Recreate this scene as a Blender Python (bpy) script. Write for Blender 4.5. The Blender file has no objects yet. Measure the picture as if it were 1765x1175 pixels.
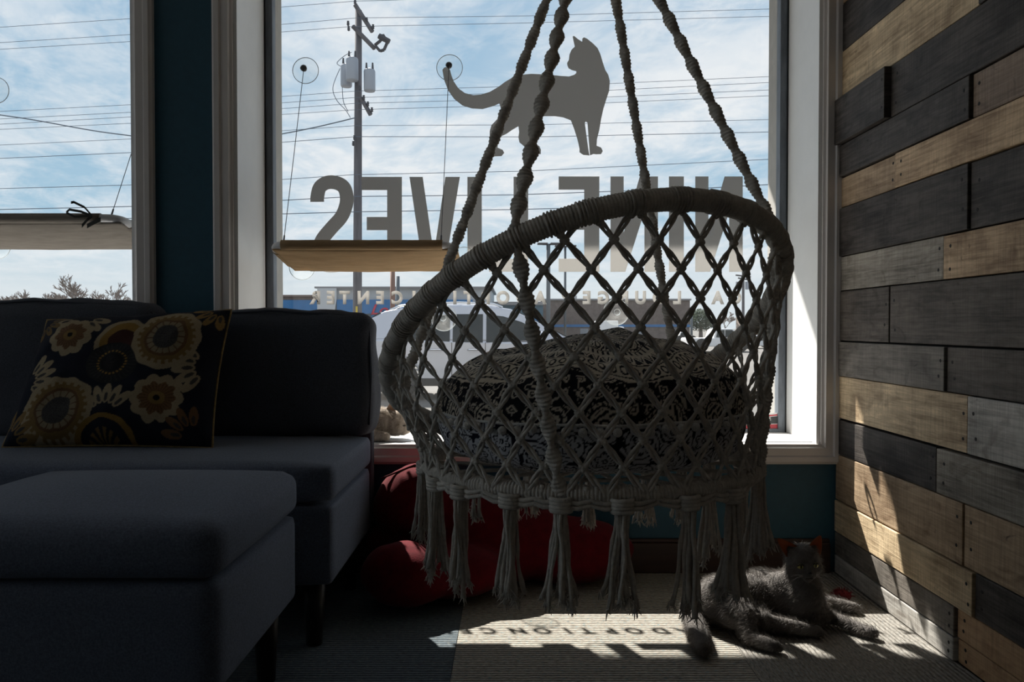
import bpy, bmesh, math, random
import numpy as np
from mathutils import Vector, Matrix, noise
R = math.radians
random.seed(7)
rng = np.random.default_rng(7)
scene = bpy.context.scene
COL = scene.collection

# ------------------------------------------------------------------ camera, sky, sun, exposure
FP, PCX, PCY, CAMZ = 1350.0, 882.5, 587.5, 0.8          # focal length and centre in pixels of the 1765x1175 frame
PITCH = math.atan(25.5 / FP)
cam_d = bpy.data.cameras.new('camera'); cam_d.sensor_width = 36.0; cam_d.lens = FP / 1765.0 * 36.0
cam_d.clip_start = 0.02; cam_d.clip_end = 1000
cam = bpy.data.objects.new('camera', cam_d); COL.objects.link(cam)
cam.location = (0, 0, CAMZ); cam.rotation_euler = (math.pi / 2 - PITCH, 0, 0)
scene.camera = cam
vs = scene.view_settings
vs.view_transform = 'Standard'; vs.look = 'None'; vs.gamma = 1.0; vs.use_curve_mapping = False
vs.exposure = 0.42

world = bpy.data.worlds.new('sky'); scene.world = world; world.use_nodes = True
def build_world():
    nt = world.node_tree; nt.nodes.clear(); N = nt.nodes.new; L = nt.links.new
    out = N('ShaderNodeOutputWorld'); bg = N('ShaderNodeBackground'); L(bg.outputs[0], out.inputs[0])
    tc = N('ShaderNodeTexCoord'); sep = N('ShaderNodeSeparateXYZ'); L(tc.outputs['Generated'], sep.inputs[0])
    def m(op, a, b=None, clamp=False):
        n = N('ShaderNodeMath'); n.operation = op; n.use_clamp = clamp
        for i, v in enumerate((a, b)):
            if v is None: continue
            if isinstance(v, (int, float)): n.inputs[i].default_value = v
            else: L(v, n.inputs[i])
        return n.outputs[0]
    zz = m('ADD', m('MAXIMUM', sep.outputs[2], 0.0), 0.10)
    u = m('DIVIDE', sep.outputs[0], zz); v = m('DIVIDE', sep.outputs[1], zz)
    cb = N('ShaderNodeCombineXYZ')
    L(m('ADD', u, m('MULTIPLY', v, 0.25)), cb.inputs[0]); L(m('MULTIPLY', v, 0.75), cb.inputs[1])
    def nz(scale, det, rough, off, dist=0.0):
        mp = N('ShaderNodeMapping'); L(cb.outputs[0], mp.inputs[0]); mp.inputs['Location'].default_value = off
        n = N('ShaderNodeTexNoise'); n.inputs['Scale'].default_value = scale; n.inputs['Detail'].default_value = det
        n.inputs['Roughness'].default_value = rough; n.inputs['Distortion'].default_value = dist
        L(mp.outputs[0], n.inputs['Vector']); return n.outputs[0]
    def ramp(x, a, b):
        r = N('ShaderNodeMapRange'); r.interpolation_type = 'SMOOTHSTEP'
        r.inputs['From Min'].default_value = a; r.inputs['From Max'].default_value = b
        L(x, r.inputs['Value']); return r.outputs[0]
    big = ramp(nz(0.55, 3, 0.5, (3.1, 0.4, 0)), 0.38, 0.62)
    fine = ramp(nz(2.2, 9, 0.66, (1.0, 5.0, 0), 0.5), 0.36, 0.66)
    wisp = ramp(nz(5.5, 8, 0.7, (7.0, 2.0, 0), 0.9), 0.40, 0.72)
    c = m('ADD', m('MULTIPLY', fine, 0.55), m('MULTIPLY', big, 0.40))
    c = m('ADD', c, m('MULTIPLY', wisp, 0.22))
    c = m('MULTIPLY', m('SUBTRACT', c, 0.05), 1.16, True)
    skyc = N('ShaderNodeValToRGB'); L(sep.outputs[2], skyc.inputs[0])
    e = skyc.color_ramp.elements
    e[0].position = 0.0; e[0].color = (0.60, 0.70, 0.76, 1)
    e[1].position = 1.0; e[1].color = (0.10, 0.24, 0.50, 1)
    k = e.new(0.12); k.color = (0.40, 0.58, 0.72, 1)
    k = e.new(0.40); k.color = (0.27, 0.46, 0.66, 1)
    mx = N('ShaderNodeMixRGB'); L(c, mx.inputs[0]); L(skyc.outputs[0], mx.inputs[1]); mx.inputs[2].default_value = (0.84, 0.86, 0.89, 1)
    hz = N('ShaderNodeMixRGB'); L(m('SUBTRACT', 1.0, ramp(sep.outputs[2], 0.0, 0.13)), hz.inputs[0])
    L(mx.outputs[0], hz.inputs[1]); hz.inputs[2].default_value = (0.68, 0.74, 0.78, 1)
    L(hz.outputs[0], bg.inputs[0]); bg.inputs[1].default_value = 0.81
build_world()

SUN = Vector((0.34, -0.757, -0.87)).normalized()
sun_d = bpy.data.lights.new('sun', 'SUN'); sun_d.energy = 9.6; sun_d.angle = R(0.53); sun_d.color = (1.0, 0.94, 0.86)
sun_o = bpy.data.objects.new('sun', sun_d); COL.objects.link(sun_o)
sun_o.rotation_euler = SUN.to_track_quat('-Z', 'Y').to_euler(); sun_o.location = (-4, 9, 10)

# ------------------------------------------------------------------ helpers
def W(px, py, Y):
    """world point seen at a pixel of the photograph, at distance Y in front of the camera"""
    a = (px - PCX) / FP; b = -(py - PCY) / FP; c, s = math.cos(PITCH), math.sin(PITCH)
    d = Vector((a, c + b * s, b * c - s)); k = Y / d.y
    return Vector((d.x * k, Y, CAMZ + d.z * k))

class MB:
    def __init__(s): s.v = []; s.f = []; s.mi = []
    def add(s, V, Fs, mi=0):
        b = len(s.v); s.v.extend([tuple(p) for p in V]); s.f.extend([tuple(i + b for i in f) for f in Fs]); s.mi.extend([mi] * len(Fs)); return s
    def box(s, lo, hi, mi=0):
        x0, y0, z0 = lo; x1, y1, z1 = hi
        V = [(x0,y0,z0),(x1,y0,z0),(x1,y1,z0),(x0,y1,z0),(x0,y0,z1),(x1,y0,z1),(x1,y1,z1),(x0,y1,z1)]
        return s.add(V, [(0,3,2,1),(4,5,6,7),(0,1,5,4),(1,2,6,5),(2,3,7,6),(3,0,4,7)], mi)
    def tube(s, pts, rad, n=8, mi=0, closed=False, cap=True, prof=None):
        pts = [Vector(p) for p in pts]; m = len(pts)
        if isinstance(rad, (int, float)): rad = [rad] * m
        T = []
        for i in range(m):
            a = pts[(i - 1) % m] if (closed or i > 0) else pts[i]; b = pts[(i + 1) % m] if (closed or i < m - 1) else pts[i]
            t = b - a; T.append(t.normalized() if t.length > 1e-9 else Vector((0, 0, 1)))
        up = Vector((0, 0, 1)) if abs(T[0].z) < 0.9 else Vector((1, 0, 0))
        nrm = T[0].cross(up).normalized(); V = []
        for i in range(m):
            nrm = (nrm - T[i] * nrm.dot(T[i]));
            nrm = nrm.normalized() if nrm.length > 1e-9 else T[i].orthogonal().normalized()
            bn = T[i].cross(nrm)
            for k in range(n):
                an = 2 * math.pi * k / n; r = rad[i] * (prof(i, an) if prof else 1)
                V.append(pts[i] + (nrm * math.cos(an) + bn * math.sin(an)) * r)
        Fs = []
        for i in range(m if closed else m - 1):
            j = (i + 1) % m
            for k in range(n):
                l = (k + 1) % n; Fs.append((i*n+k, i*n+l, j*n+l, j*n+k))
        if cap and not closed:
            Fs.append(tuple(range(n - 1, -1, -1))); Fs.append(tuple((m - 1) * n + k for k in range(n)))
        return s.add(V, Fs, mi)
    def ell(s, c, r, nu=14, nv=9, mi=0, rot=None):
        if isinstance(r, (int, float)): r = (r, r, r)
        c = Vector(c); V = []; Fs = []
        for j in range(nv + 1):
            ph = math.pi * j / nv
            for i in range(nu):
                th = 2 * math.pi * i / nu
                p = Vector((r[0]*math.sin(ph)*math.cos(th), r[1]*math.sin(ph)*math.sin(th), r[2]*math.cos(ph)))
                if rot: p = rot @ p
                V.append(c + p)
        for j in range(nv):
            for i in range(nu):
                k = (i + 1) % nu; Fs.append((j*nu+i, (j+1)*nu+i, (j+1)*nu+k, j*nu+k))
        return s.add(V, Fs, mi)
    def cap(s, a, b, ra, rb, n=12):
        a = Vector(a); b = Vector(b); s.ell(a, ra, n, 8); s.ell(b, rb, n, 8); return s.tube([a, b], [ra, rb], n)
    def prism(s, poly, axis_pts):
        """poly: list of 3D points; extruded by vector axis_pts"""
        d = Vector(axis_pts); n = len(poly); V = [Vector(p) for p in poly] + [Vector(p) + d for p in poly]
        Fs = [tuple(range(n - 1, -1, -1)), tuple(range(n, 2 * n))] + [(i, (i+1) % n, (i+1) % n + n, i + n) for i in range(n)]
        return s.add(V, Fs)
    def lathe(s, prof, c=(0,0,0), n=24, axis='z'):
        c = Vector(c); m = len(prof); V = []
        for r, h in prof:
            for k in range(n):
                t = 2 * math.pi * k / n
                p = (r*math.cos(t), r*math.sin(t), h) if axis == 'z' else (r*math.cos(t), h, r*math.sin(t))
                V.append(c + Vector(p))
        Fs = [(i*n+k, i*n+(k+1) % n, (i+1)*n+(k+1) % n, (i+1)*n+k) for i in range(m-1) for k in range(n)]
        return s.add(V, Fs)
    def mesh(s, name, mats, smooth=False):
        me = bpy.data.meshes.new(name); me.from_pydata(s.v, [], s.f)
        for m_ in (mats if isinstance(mats, (list, tuple)) else [mats]): me.materials.append(m_)
        if any(s.mi): me.polygons.foreach_set('material_index', s.mi)
        bm = bmesh.new(); bm.from_mesh(me); bmesh.ops.recalc_face_normals(bm, faces=bm.faces); bm.to_mesh(me); bm.free()
        if smooth: me.polygons.foreach_set('use_smooth', [True] * len(me.polygons))
        me.update(); return me
    def build(s, name, mats, parent=None, smooth=False, bevel=0, sub=0, **tags):
        o = link(name, s.mesh(name, mats, smooth), parent)
        if bevel:
            md = o.modifiers.new('bevel', 'BEVEL'); md.width = bevel; md.segments = 2; md.limit_method = 'ANGLE'
        if sub:
            md = o.modifiers.new('sub', 'SUBSURF'); md.levels = sub; md.render_levels = sub
        if tags: tag(o, **tags)
        return o

def link(name, data, parent=None):
    o = bpy.data.objects.new(name, data); COL.objects.link(o)
    if parent is not None:
        o.parent = parent
        if parent.type == 'EMPTY' and parent.parent is None:
            o.matrix_parent_inverse = Matrix.Translation(parent.location).inverted()
    return o
def tag(o, label=None, cat=None, group=None, kind=None):
    if label: o['label'] = label
    if cat: o['category'] = cat
    if group: o['group'] = group
    if kind: o['kind'] = kind
    return o
def thing(name, loc, label, cat, group=None, kind=None):
    o = bpy.data.objects.new(name, None); COL.objects.link(o); o.location = loc; o.empty_display_size = 0.05
    return tag(o, label, cat, group, kind)
def evald(o):
    """freeze modifiers into the mesh"""
    dg = bpy.context.evaluated_depsgraph_get(); dg.update()
    me = bpy.data.meshes.new_from_object(o.evaluated_get(dg)); old = o.data; o.modifiers.clear(); o.data = me
    return o
def grid_mesh(name, P, mats, closed_u=False, colors=None, smooth=True):
    """P: (nv, nu, 3) array"""
    nv, nu = P.shape[:2]; me = bpy.data.meshes.new(name)
    idx = np.arange(nv * nu).reshape(nv, nu)
    if closed_u: idx = np.concatenate([idx, idx[:, :1]], 1)
    q = np.stack([idx[:-1, :-1], idx[:-1, 1:], idx[1:, 1:], idx[1:, :-1]], -1).reshape(-1, 4)
    me.vertices.add(nv * nu); me.vertices.foreach_set('co', P.reshape(-1).astype(np.float32))
    me.loops.add(q.size); me.loops.foreach_set('vertex_index', q.reshape(-1).astype(np.int32))
    me.polygons.add(len(q)); me.polygons.foreach_set('loop_start', (np.arange(len(q)) * 4).astype(np.int32))
    me.polygons.foreach_set('use_smooth', np.ones(len(q), bool))
    for m_ in (mats if isinstance(mats, (list, tuple)) else [mats]): me.materials.append(m_)
    me.update(calc_edges=True)
    if colors is not None:
        at = me.color_attributes.new('print', 'FLOAT_COLOR', 'POINT')
        c4 = np.ones((nv * nu, 4), np.float32); c4[:, :3] = colors.reshape(-1, 3)
        at.data.foreach_set('color', c4.reshape(-1))
    return me
def vnoise(x, y, seed=0):
    """smooth value noise for arrays, -1..1"""
    r = np.random.default_rng(seed); T = r.uniform(-1, 1, (64, 64))
    xi = np.floor(x).astype(int); yi = np.floor(y).astype(int); fx = x - xi; fy = y - yi
    fx = fx * fx * (3 - 2 * fx); fy = fy * fy * (3 - 2 * fy)
    g = lambda a, b: T[a % 64, b % 64]
    return (g(xi, yi)*(1-fx)+g(xi+1, yi)*fx)*(1-fy) + (g(xi, yi+1)*(1-fx)+g(xi+1, yi+1)*fx)*fy

# ------------------------------------------------------------------ materials
MATS = {}
def mat(name, col, rough=0.6, spec=0.5, metal=0.0, var=0.0, vscale=20.0, stretch=(1,1,1), bump=0.0, bscale=200.0,
        col2=None, rnd=False, trans=0.0, sheen=0.0, coat=0.0, attr=None, det=6.0, bstretch=None):
    if name in MATS: return MATS[name]
    m = bpy.data.materials.new(name); m.use_nodes = True; nt = m.node_tree; N = nt.nodes.new; L = nt.links.new
    b = nt.nodes['Principled BSDF']; out = nt.nodes['Material Output']
    b.inputs['Base Color'].default_value = (*col, 1); b.inputs['Roughness'].default_value = rough
    b.inputs['Specular IOR Level'].default_value = spec; b.inputs['Metallic'].default_value = metal
    if sheen: b.inputs['Sheen Weight'].default_value = sheen
    if coat: b.inputs['Coat Weight'].default_value = coat
    tc = N('ShaderNodeTexCoord'); vec = tc.outputs['Object']
    if rnd:
        oi = N('ShaderNodeObjectInfo'); ad = N('ShaderNodeVectorMath'); ad.operation = 'ADD'
        sc = N('ShaderNodeVectorMath'); sc.operation = 'SCALE'; sc.inputs['Scale'].default_value = 37.0
        cbn = N('ShaderNodeCombineXYZ')
        for i in range(3): L(oi.outputs['Random'], cbn.inputs[i])
        L(cbn.outputs[0], sc.inputs[0]); L(vec, ad.inputs[0]); L(sc.outputs[0], ad.inputs[1]); vec = ad.outputs[0]
    csock = None
    if attr:
        a = N('ShaderNodeAttribute'); a.attribute_name = attr; csock = a.outputs['Color']; L(csock, b.inputs['Base Color'])
    elif var or col2:
        mp = N('ShaderNodeMapping'); mp.inputs['Scale'].default_value = stretch; L(vec, mp.inputs[0])
        n = N('ShaderNodeTexNoise'); n.inputs['Scale'].default_value = vscale; n.inputs['Detail'].default_value = det
        n.inputs['Roughness'].default_value = 0.65; L(mp.outputs[0], n.inputs['Vector'])
        r = N('ShaderNodeValToRGB'); L(n.outputs[0], r.inputs[0])
        c2 = col2 if col2 else tuple(min(1, c * (1 + var)) for c in col); c1 = col if col2 else tuple(c * (1 - var) for c in col)
        r.color_ramp.elements[0].position = 0.32; r.color_ramp.elements[1].position = 0.68
        r.color_ramp.elements[0].color = (*c1, 1); r.color_ramp.elements[1].color = (*c2, 1)
        csock = r.outputs[0]; L(csock, b.inputs['Base Color'])
    if bump:
        mp2 = N('ShaderNodeMapping'); mp2.inputs['Scale'].default_value = bstretch or stretch; L(vec, mp2.inputs[0])
        n2 = N('ShaderNodeTexNoise'); n2.inputs['Scale'].default_value = bscale; n2.inputs['Detail'].default_value = 4
        L(mp2.outputs[0], n2.inputs['Vector'])
        bp = N('ShaderNodeBump'); bp.inputs['Strength'].default_value = bump; bp.inputs['Distance'].default_value = 0.002
        L(n2.outputs[0], bp.inputs['Height']); L(bp.outputs[0], b.inputs['Normal'])
    if trans:
        t = N('ShaderNodeBsdfTranslucent'); t.inputs[0].default_value = (*col, 1)
        if csock: L(csock, t.inputs[0])
        mx = N('ShaderNodeMixShader'); mx.inputs[0].default_value = trans
        L(b.outputs[0], mx.inputs[1]); L(t.outputs[0], mx.inputs[2]); L(mx.outputs[0], out.inputs[0])
    MATS[name] = m; return m

def glass_mat(name, dust=0.0, tint=(0.97, 0.98, 0.98), refl=1.0, dscale=3.0):
    m = bpy.data.materials.new(name); m.use_nodes = True; nt = m.node_tree; nt.nodes.clear(); N = nt.nodes.new; L = nt.links.new
    out = N('ShaderNodeOutputMaterial'); tr = N('ShaderNodeBsdfTransparent'); tr.inputs[0].default_value = (*tint, 1)
    gl = N('ShaderNodeBsdfGlossy'); gl.inputs['Roughness'].default_value = 0.02
    fr = N('ShaderNodeLayerWeight'); fr.inputs[0].default_value = 0.5
    pw = N('ShaderNodeMath'); pw.operation = 'POWER'; pw.inputs[1].default_value = 4.0; L(fr.outputs['Facing'], pw.inputs[0])
    ml = N('ShaderNodeMath'); ml.operation = 'MULTIPLY_ADD'; ml.inputs[1].default_value = 0.5 * refl; ml.inputs[2].default_value = 0.02 * refl; L(pw.outputs[0], ml.inputs[0])
    mx = N('ShaderNodeMixShader'); L(ml.outputs[0], mx.inputs[0]); L(tr.outputs[0], mx.inputs[1]); L(gl.outputs[0], mx.inputs[2])
    last = mx.outputs[0]
    if dust:
        tl = N('ShaderNodeBsdfTranslucent'); tl.inputs[0].default_value = (0.85, 0.85, 0.83, 1)
        tc = N('ShaderNodeTexCoord'); n = N('ShaderNodeTexNoise'); n.inputs['Scale'].default_value = dscale; n.inputs['Detail'].default_value = 9
        n.inputs['Roughness'].default_value = 0.75; L(tc.outputs['Object'], n.inputs['Vector'])
        mr = N('ShaderNodeMapRange'); mr.inputs['From Min'].default_value = 0.35; mr.inputs['From Max'].default_value = 0.75
        mr.inputs['To Min'].default_value = dust * 0.5; mr.inputs['To Max'].default_value = dust * 2.0; L(n.outputs[0], mr.inputs[0])
        m2 = N('ShaderNodeMixShader'); L(mr.outputs[0], m2.inputs[0]); L(last, m2.inputs[1]); L(tl.outputs[0], m2.inputs[2]); last = m2.outputs[0]
    L(last, out.inputs[0]); return m

M_TEAL = mat('teal wall paint', (0.016, 0.080, 0.125), 0.55, var=0.10, vscale=60, bump=0.15, bscale=180)
M_DARKROOM = mat('dim room paint', (0.42, 0.41, 0.39), 0.8, var=0.05)
M_CEIL = mat('ceiling paint', (0.70, 0.70, 0.69), 0.9, var=0.05)
M_WHITE = mat('white window paint', (0.87, 0.87, 0.86), 0.45, var=0.03, vscale=8)
M_CASING = mat('grey white casing paint', (0.68, 0.64, 0.62), 0.4, var=0.04, vscale=8)
M_ALU = mat('aluminium frame', (0.17, 0.19, 0.22), 0.6, metal=0.2, var=0.3, vscale=30, stretch=(1,1,0.2))
M_GASKET = mat('black gasket', (0.02, 0.02, 0.022), 0.7)
M_GLASS = glass_mat('window glass', dust=0.006)
M_BASE = mat('dark wood baseboard', (0.045, 0.022, 0.016), 0.5, var=0.3, vscale=14, stretch=(0.2,1,3))
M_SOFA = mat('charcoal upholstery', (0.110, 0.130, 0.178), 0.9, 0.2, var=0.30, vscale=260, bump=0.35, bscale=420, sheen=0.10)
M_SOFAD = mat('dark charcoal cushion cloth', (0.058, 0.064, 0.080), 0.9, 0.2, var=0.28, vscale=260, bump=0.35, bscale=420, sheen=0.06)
M_SOFAP = mat('charcoal piping', (0.055, 0.060, 0.074), 0.85, 0.2)
M_LEG = mat('black wood leg', (0.012, 0.011, 0.011), 0.5)
M_ROPE = mat('cotton macrame cord', (0.56, 0.52, 0.47), 0.95, 0.1, var=0.20, vscale=90, bump=0.6, bscale=500)
M_ROPEL = mat('pale cotton tassel', (0.62, 0.57, 0.51), 0.95, 0.1, var=0.18, vscale=120, bump=0.5, bscale=500, trans=0.25)
M_POM = mat('cotton pompom', (0.75, 0.74, 0.72), 0.95, 0.1, var=0.2, vscale=300, bump=0.8, bscale=600)
M_RED = mat('red plush', (0.10, 0.0025, 0.007), 0.9, 0.12, var=0.2, vscale=40, bump=0.3, bscale=220, sheen=0.06)
M_VINYL = mat('grey window vinyl', (0.64, 0.63, 0.615), 0.6, 0.2, trans=0.62)
M_PERCH = mat('beige perch canvas', (0.55, 0.39, 0.23), 0.9, 0.1, var=0.10, vscale=50, stretch=(0.3,1,3), bump=0.3, bscale=350, trans=0.40)
M_PERCHG = mat('grey perch canvas', (0.33, 0.295, 0.26), 0.9, 0.1, var=0.12, vscale=50, stretch=(0.3,1,3), bump=0.3, bscale=350, trans=0.25)
M_PIPE = mat('pale plastic pipe', (0.72, 0.72, 0.74), 0.35)
M_CABLE = mat('thin steel cable', (0.10, 0.10, 0.11), 0.5)
M_CUP = glass_mat('clear vinyl suction cup', dust=0.07, tint=(0.95, 0.97, 0.97), refl=1.6, dscale=40)
M_RIB = mat('dark ribbon tie', (0.06, 0.062, 0.058), 0.8)
print('materials ok')
# ------------------------------------------------------------------ room shell
YW, YG, XR, ZS = 2.54, 2.83, 1.062, 0.418              # wall face, glass, right wall, sill height
WX0, WX1, WTOP = -0.897, 1.000, 2.50                    # near window
LX0, LX1 = -3.10, -1.216                                # far-left window
XL, YB, ZC = -4.3, -4.2, 2.95
FILL_SIDE = (-0.7, 2.35)                                      # left wall opening for the added window that brightens the room
YO = 2.95                                               # outer face of the window wall

b = MB()
for x0, x1, z0, z1 in ((XL, LX0, 0, ZC), (LX1, WX0, 0, ZC), (WX1, XR + 0.25, 0, ZC), (LX0, LX1, 0, ZS - .02), (LX0, LX1, WTOP + .02, ZC),
                       (WX0, WX1, 0, ZS - .02), (WX0, WX1, WTOP + .02, ZC)):
    b.box((x0, YW, z0), (x1, YO, z1))
b.build('wall_front', M_TEAL, label='dark teal painted wall around the two shop windows', kind='structure')
b = MB().box((XL - .2, YB, -.1), (XL, YO, .3)).box((XL - .2, YB, 2.65), (XL, YO, ZC)).box((XL - .2, YB, .3), (XL, FILL_SIDE[0], 2.65)).box((XL - .2, FILL_SIDE[1], .3), (XL, YO, 2.65))
b.build('wall_left', M_DARKROOM, label='plain left wall of the dim room', kind='structure')
MB().box((XL - .2, YB - .2, -.1), (XR + .25, YB, ZC)).build('wall_back', M_DARKROOM, label='plain wall behind the viewer', kind='structure')
MB().box((XL - .2, YB - .2, ZC), (XR + .25, YO, ZC + .15)).build('ceiling', M_CEIL, label='pale ceiling of the lounge', kind='structure')

# carpet tiles
def carpet_mat(name, cols, along_x, fleck):
    m = bpy.data.materials.new(name); m.use_nodes = True; nt = m.node_tree; N = nt.nodes.new; L = nt.links.new
    bs = nt.nodes['Principled BSDF']; bs.inputs['Roughness'].default_value = 0.95; bs.inputs['Specular IOR Level'].default_value = 0.1
    tc = N('ShaderNodeTexCoord')
    mp = N('ShaderNodeMapping'); mp.inputs['Scale'].default_value = (70, 260, 1) if along_x else (260, 60, 1); L(tc.outputs['Object'], mp.inputs[0])
    n = N('ShaderNodeTexNoise'); n.inputs['Scale'].default_value = 1.0; n.inputs['Detail'].default_value = 3; n.inputs['Roughness'].default_value = 0.6
    L(mp.outputs[0], n.inputs['Vector'])
    r = N('ShaderNodeValToRGB'); L(n.outputs[0], r.inputs[0]); e = r.color_ramp.elements
    e[0].position = 0.30; e[0].color = (*cols[0], 1); e[1].position = 0.72; e[1].color = (*cols[2], 1)
    k = e.new(0.5); k.color = (*cols[1], 1)
    n3 = N('ShaderNodeTexNoise'); n3.inputs['Scale'].default_value = 1.0; n3.inputs['Detail'].default_value = 2
    mp3 = N('ShaderNodeMapping'); mp3.inputs['Scale'].default_value = (90, 240, 1) if along_x else (240, 70, 1); mp3.inputs['Location'].default_value = (5, 9, 0)
    L(tc.outputs['Object'], mp3.inputs[0]); L(mp3.outputs[0], n3.inputs['Vector'])
    mr = N('ShaderNodeMapRange'); mr.inputs['From Min'].default_value = 0.60; mr.inputs['From Max'].default_value = 0.70; L(n3.outputs[0], mr.inputs[0])
    mx = N('ShaderNodeMixRGB'); L(mr.outputs[0], mx.inputs[0]); L(r.outputs[0], mx.inputs[1]); mx.inputs[2].default_value = (*fleck, 1)
    L(mx.outputs[0], bs.inputs['Base Color'])
    w = N('ShaderNodeTexWave'); w.bands_direction = 'Y' if along_x else 'X'; w.inputs['Scale'].default_value = 26; w.inputs['Distortion'].default_value = 1.2
    w.inputs['Detail'].default_value = 2; L(tc.outputs['Object'], w.inputs[0])
    ad = N('ShaderNodeMath'); ad.operation = 'ADD'; L(w.outputs['Fac'], ad.inputs[0]); L(n.outputs[0], ad.inputs[1])
    bp = N('ShaderNodeBump'); bp.inputs['Strength'].default_value = 0.9; bp.inputs['Distance'].default_value = 0.004
    L(ad.outputs[0], bp.inputs['Height']); L(bp.outputs[0], bs.inputs['Normal'])
    return m
C_TAN = carpet_mat('tan flecked carpet', ((0.153, 0.142, 0.118), (0.342, 0.313, 0.271), (0.496, 0.460, 0.401)), True, (0.153, 0.260, 0.295))
C_GREY = carpet_mat('ribbed grey beige carpet', ((0.142, 0.133, 0.118), (0.295, 0.277, 0.248), (0.413, 0.389, 0.354)), False, (0.189, 0.201, 0.201))
C_BLUE = carpet_mat('blue grey carpet', ((0.106, 0.118, 0.136), (0.177, 0.224, 0.260), (0.260, 0.319, 0.354)), True, (0.295, 0.283, 0.236))
C_NAVY = carpet_mat('dark slate carpet', ((0.071, 0.080, 0.087), (0.112, 0.136, 0.153), (0.153, 0.183, 0.201)), True, (0.236, 0.236, 0.212))
fl = MB().box((XL - .2, YB - .2, -.1), (XR + .25, YO, -.012)).build('floor', mat('carpet backing', (0.05, 0.05, 0.05), 0.9), label='carpet tile floor of tan, grey and blue squares', kind='structure')
TW = 0.70; TX0 = -0.14
tile_me = MB().box((-TW/2 + .0008, -TW/2 + .0008, -.012), (TW/2 - .0008, TW/2 - .0008, 0)).mesh('carpet_tile', C_TAN)
tile_vars = {}
for i in range(-7, 2):
    for j in range(-9, 4):
        x0 = TX0 + i * TW; y0 = 1.68 + (j - 1) * TW
        if y0 > YW or y0 + TW < YB: continue
        if i == 0: cm = C_TAN if j % 2 else C_GREY
        elif i == 1: cm = C_GREY if j % 2 else C_TAN
        else: cm = (C_BLUE, C_NAVY)[(i * 5 + j) % 2] if (i + j) % 3 else C_TAN
        if i == -1: cm = C_BLUE if j % 2 == 1 else C_NAVY
        if i == 0 and j in (1, 2): cm = C_TAN
        if i == 1 and j in (1, 2): cm = C_GREY
        if i == -1 and j in (0, 1): cm = C_NAVY
        xa, xb = max(x0, XL), min(x0 + TW, XR); ya, yb = max(y0, YB), min(y0 + TW, YW)
        if xb - xa < .02 or yb - ya < .02: continue
        g = .0008
        tb = MB().box((xa + g, ya + g, -.012), (xb - g, yb - g, 0)); tb.build('carpet_tile', cm, fl)

# baseboard
bb = MB().box((-1.2, YW - .018, 0), (XR - .03, YW, .098)).box((-1.2, YW - .012, .098), (XR - .03, YW, .110))
bb.build('baseboard_front', M_BASE, bevel=.003, label='dark brown baseboard under the shop window', kind='structure')

# ------------------------------------------------------------------ windows
def casing_piece(a, c, nrm, width, depth_dir, name, parent):
    """moulded strip from a to c; profile across 'nrm' (width), out along depth_dir"""
    prof = [(0, 0), (0, .012), (.12, .016), (.18, .022), (.55, .020), (.62, .026), (.86, .026), (.92, .020), (1, .016), (1, 0)]
    a = Vector(a); c = Vector(c); n = Vector(nrm); d = Vector(depth_dir); t = (c - a).normalized()
    V = []
    for k, q in enumerate((a, c)):
        for w, h in prof:
            m = t * (w * width) * (-1 if k == 0 else 1)                # 45 degree mitre
            V.append(q + n * (w * width) + d * h + m)
    k = len(prof); Fs = [(i, (i+1) % k, (i+1) % k + k, i + k) for i in range(k)] + [tuple(range(k-1, -1, -1)), tuple(range(k, 2*k))]
    return MB().add(V, Fs).build(name, M_CASING, parent)
def window(name, x0, x1, label):
    w = thing(name, ((x0 + x1) / 2, YG, ZS), label, 'window', kind='structure'); zb, zt = ZS, WTOP
    cw = .064; f = YW - .0005
    casing_piece((x0, f, zb), (x0, f, zt), (-1, 0, 0), cw, (0, -1, 0), 'casing', w)
    casing_piece((x1, f, zb), (x1, f, zt), (1, 0, 0), cw, (0, -1, 0), 'casing', w)
    casing_piece((x0, f, zb), (x1, f, zb), (0, 0, -1), cw, (0, -1, 0), 'casing', w)
    casing_piece((x0, f, zt), (x1, f, zt), (0, 0, 1), cw, (0, -1, 0), 'casing', w)
    MB().box((x0, YW - .004, zb - .02), (x0 + .012, YG + .03, zt)).build('jamb', M_WHITE, w)
    MB().box((x1 - .012, YW - .004, zb - .02), (x1, YG + .03, zt)).build('jamb', M_WHITE, w)
    MB().box((x0 + .012, YW - .004, zt - .012), (x1 - .012, YG + .03, zt + .02)).build('head_jamb', M_WHITE, w)
    MB().box((x0 + .012, YW - .010, zb - .02), (x1 - .012, YG + .03, zb)).build('sill', M_WHITE, w, bevel=.003)
    MB().box((x0 + .012, YW + .03, zb), (x1 - .012, YW + .034, zb + .0015)).build('sill_groove', M_GASKET, w)
    a, c = x0 + .012, x1 - .012; fw = .028
    for p, q in (((a, zb), (a + fw, zt - .012)), ((c - fw, zb), (c, zt - .012)), ((a + fw, zb), (c - fw, zb + .012)), ((a + fw, zt - .04), (c - fw, zt - .012))):
        MB().box((p[0], YG - .012, p[1]), (q[0], YG + .03, q[1])).build('frame_bar', M_ALU, w, bevel=.002)
    for xx in (a, c - .004):
        MB().box((xx, YG - .016, zb), (xx + .004, YG - .012, zt - .012)).build('gasket', M_GASKET, w)
    MB().box((a + fw, YG, zb + .012), (c - fw, YG + .006, zt - .04)).build('pane', M_GLASS, w)
    return w
window('window_1', WX0, WX1, 'large shop window with cat decal and reversed lettering')
window('window_2', LX0, LX1, 'left shop window behind the sofa with grey perch')
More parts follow.
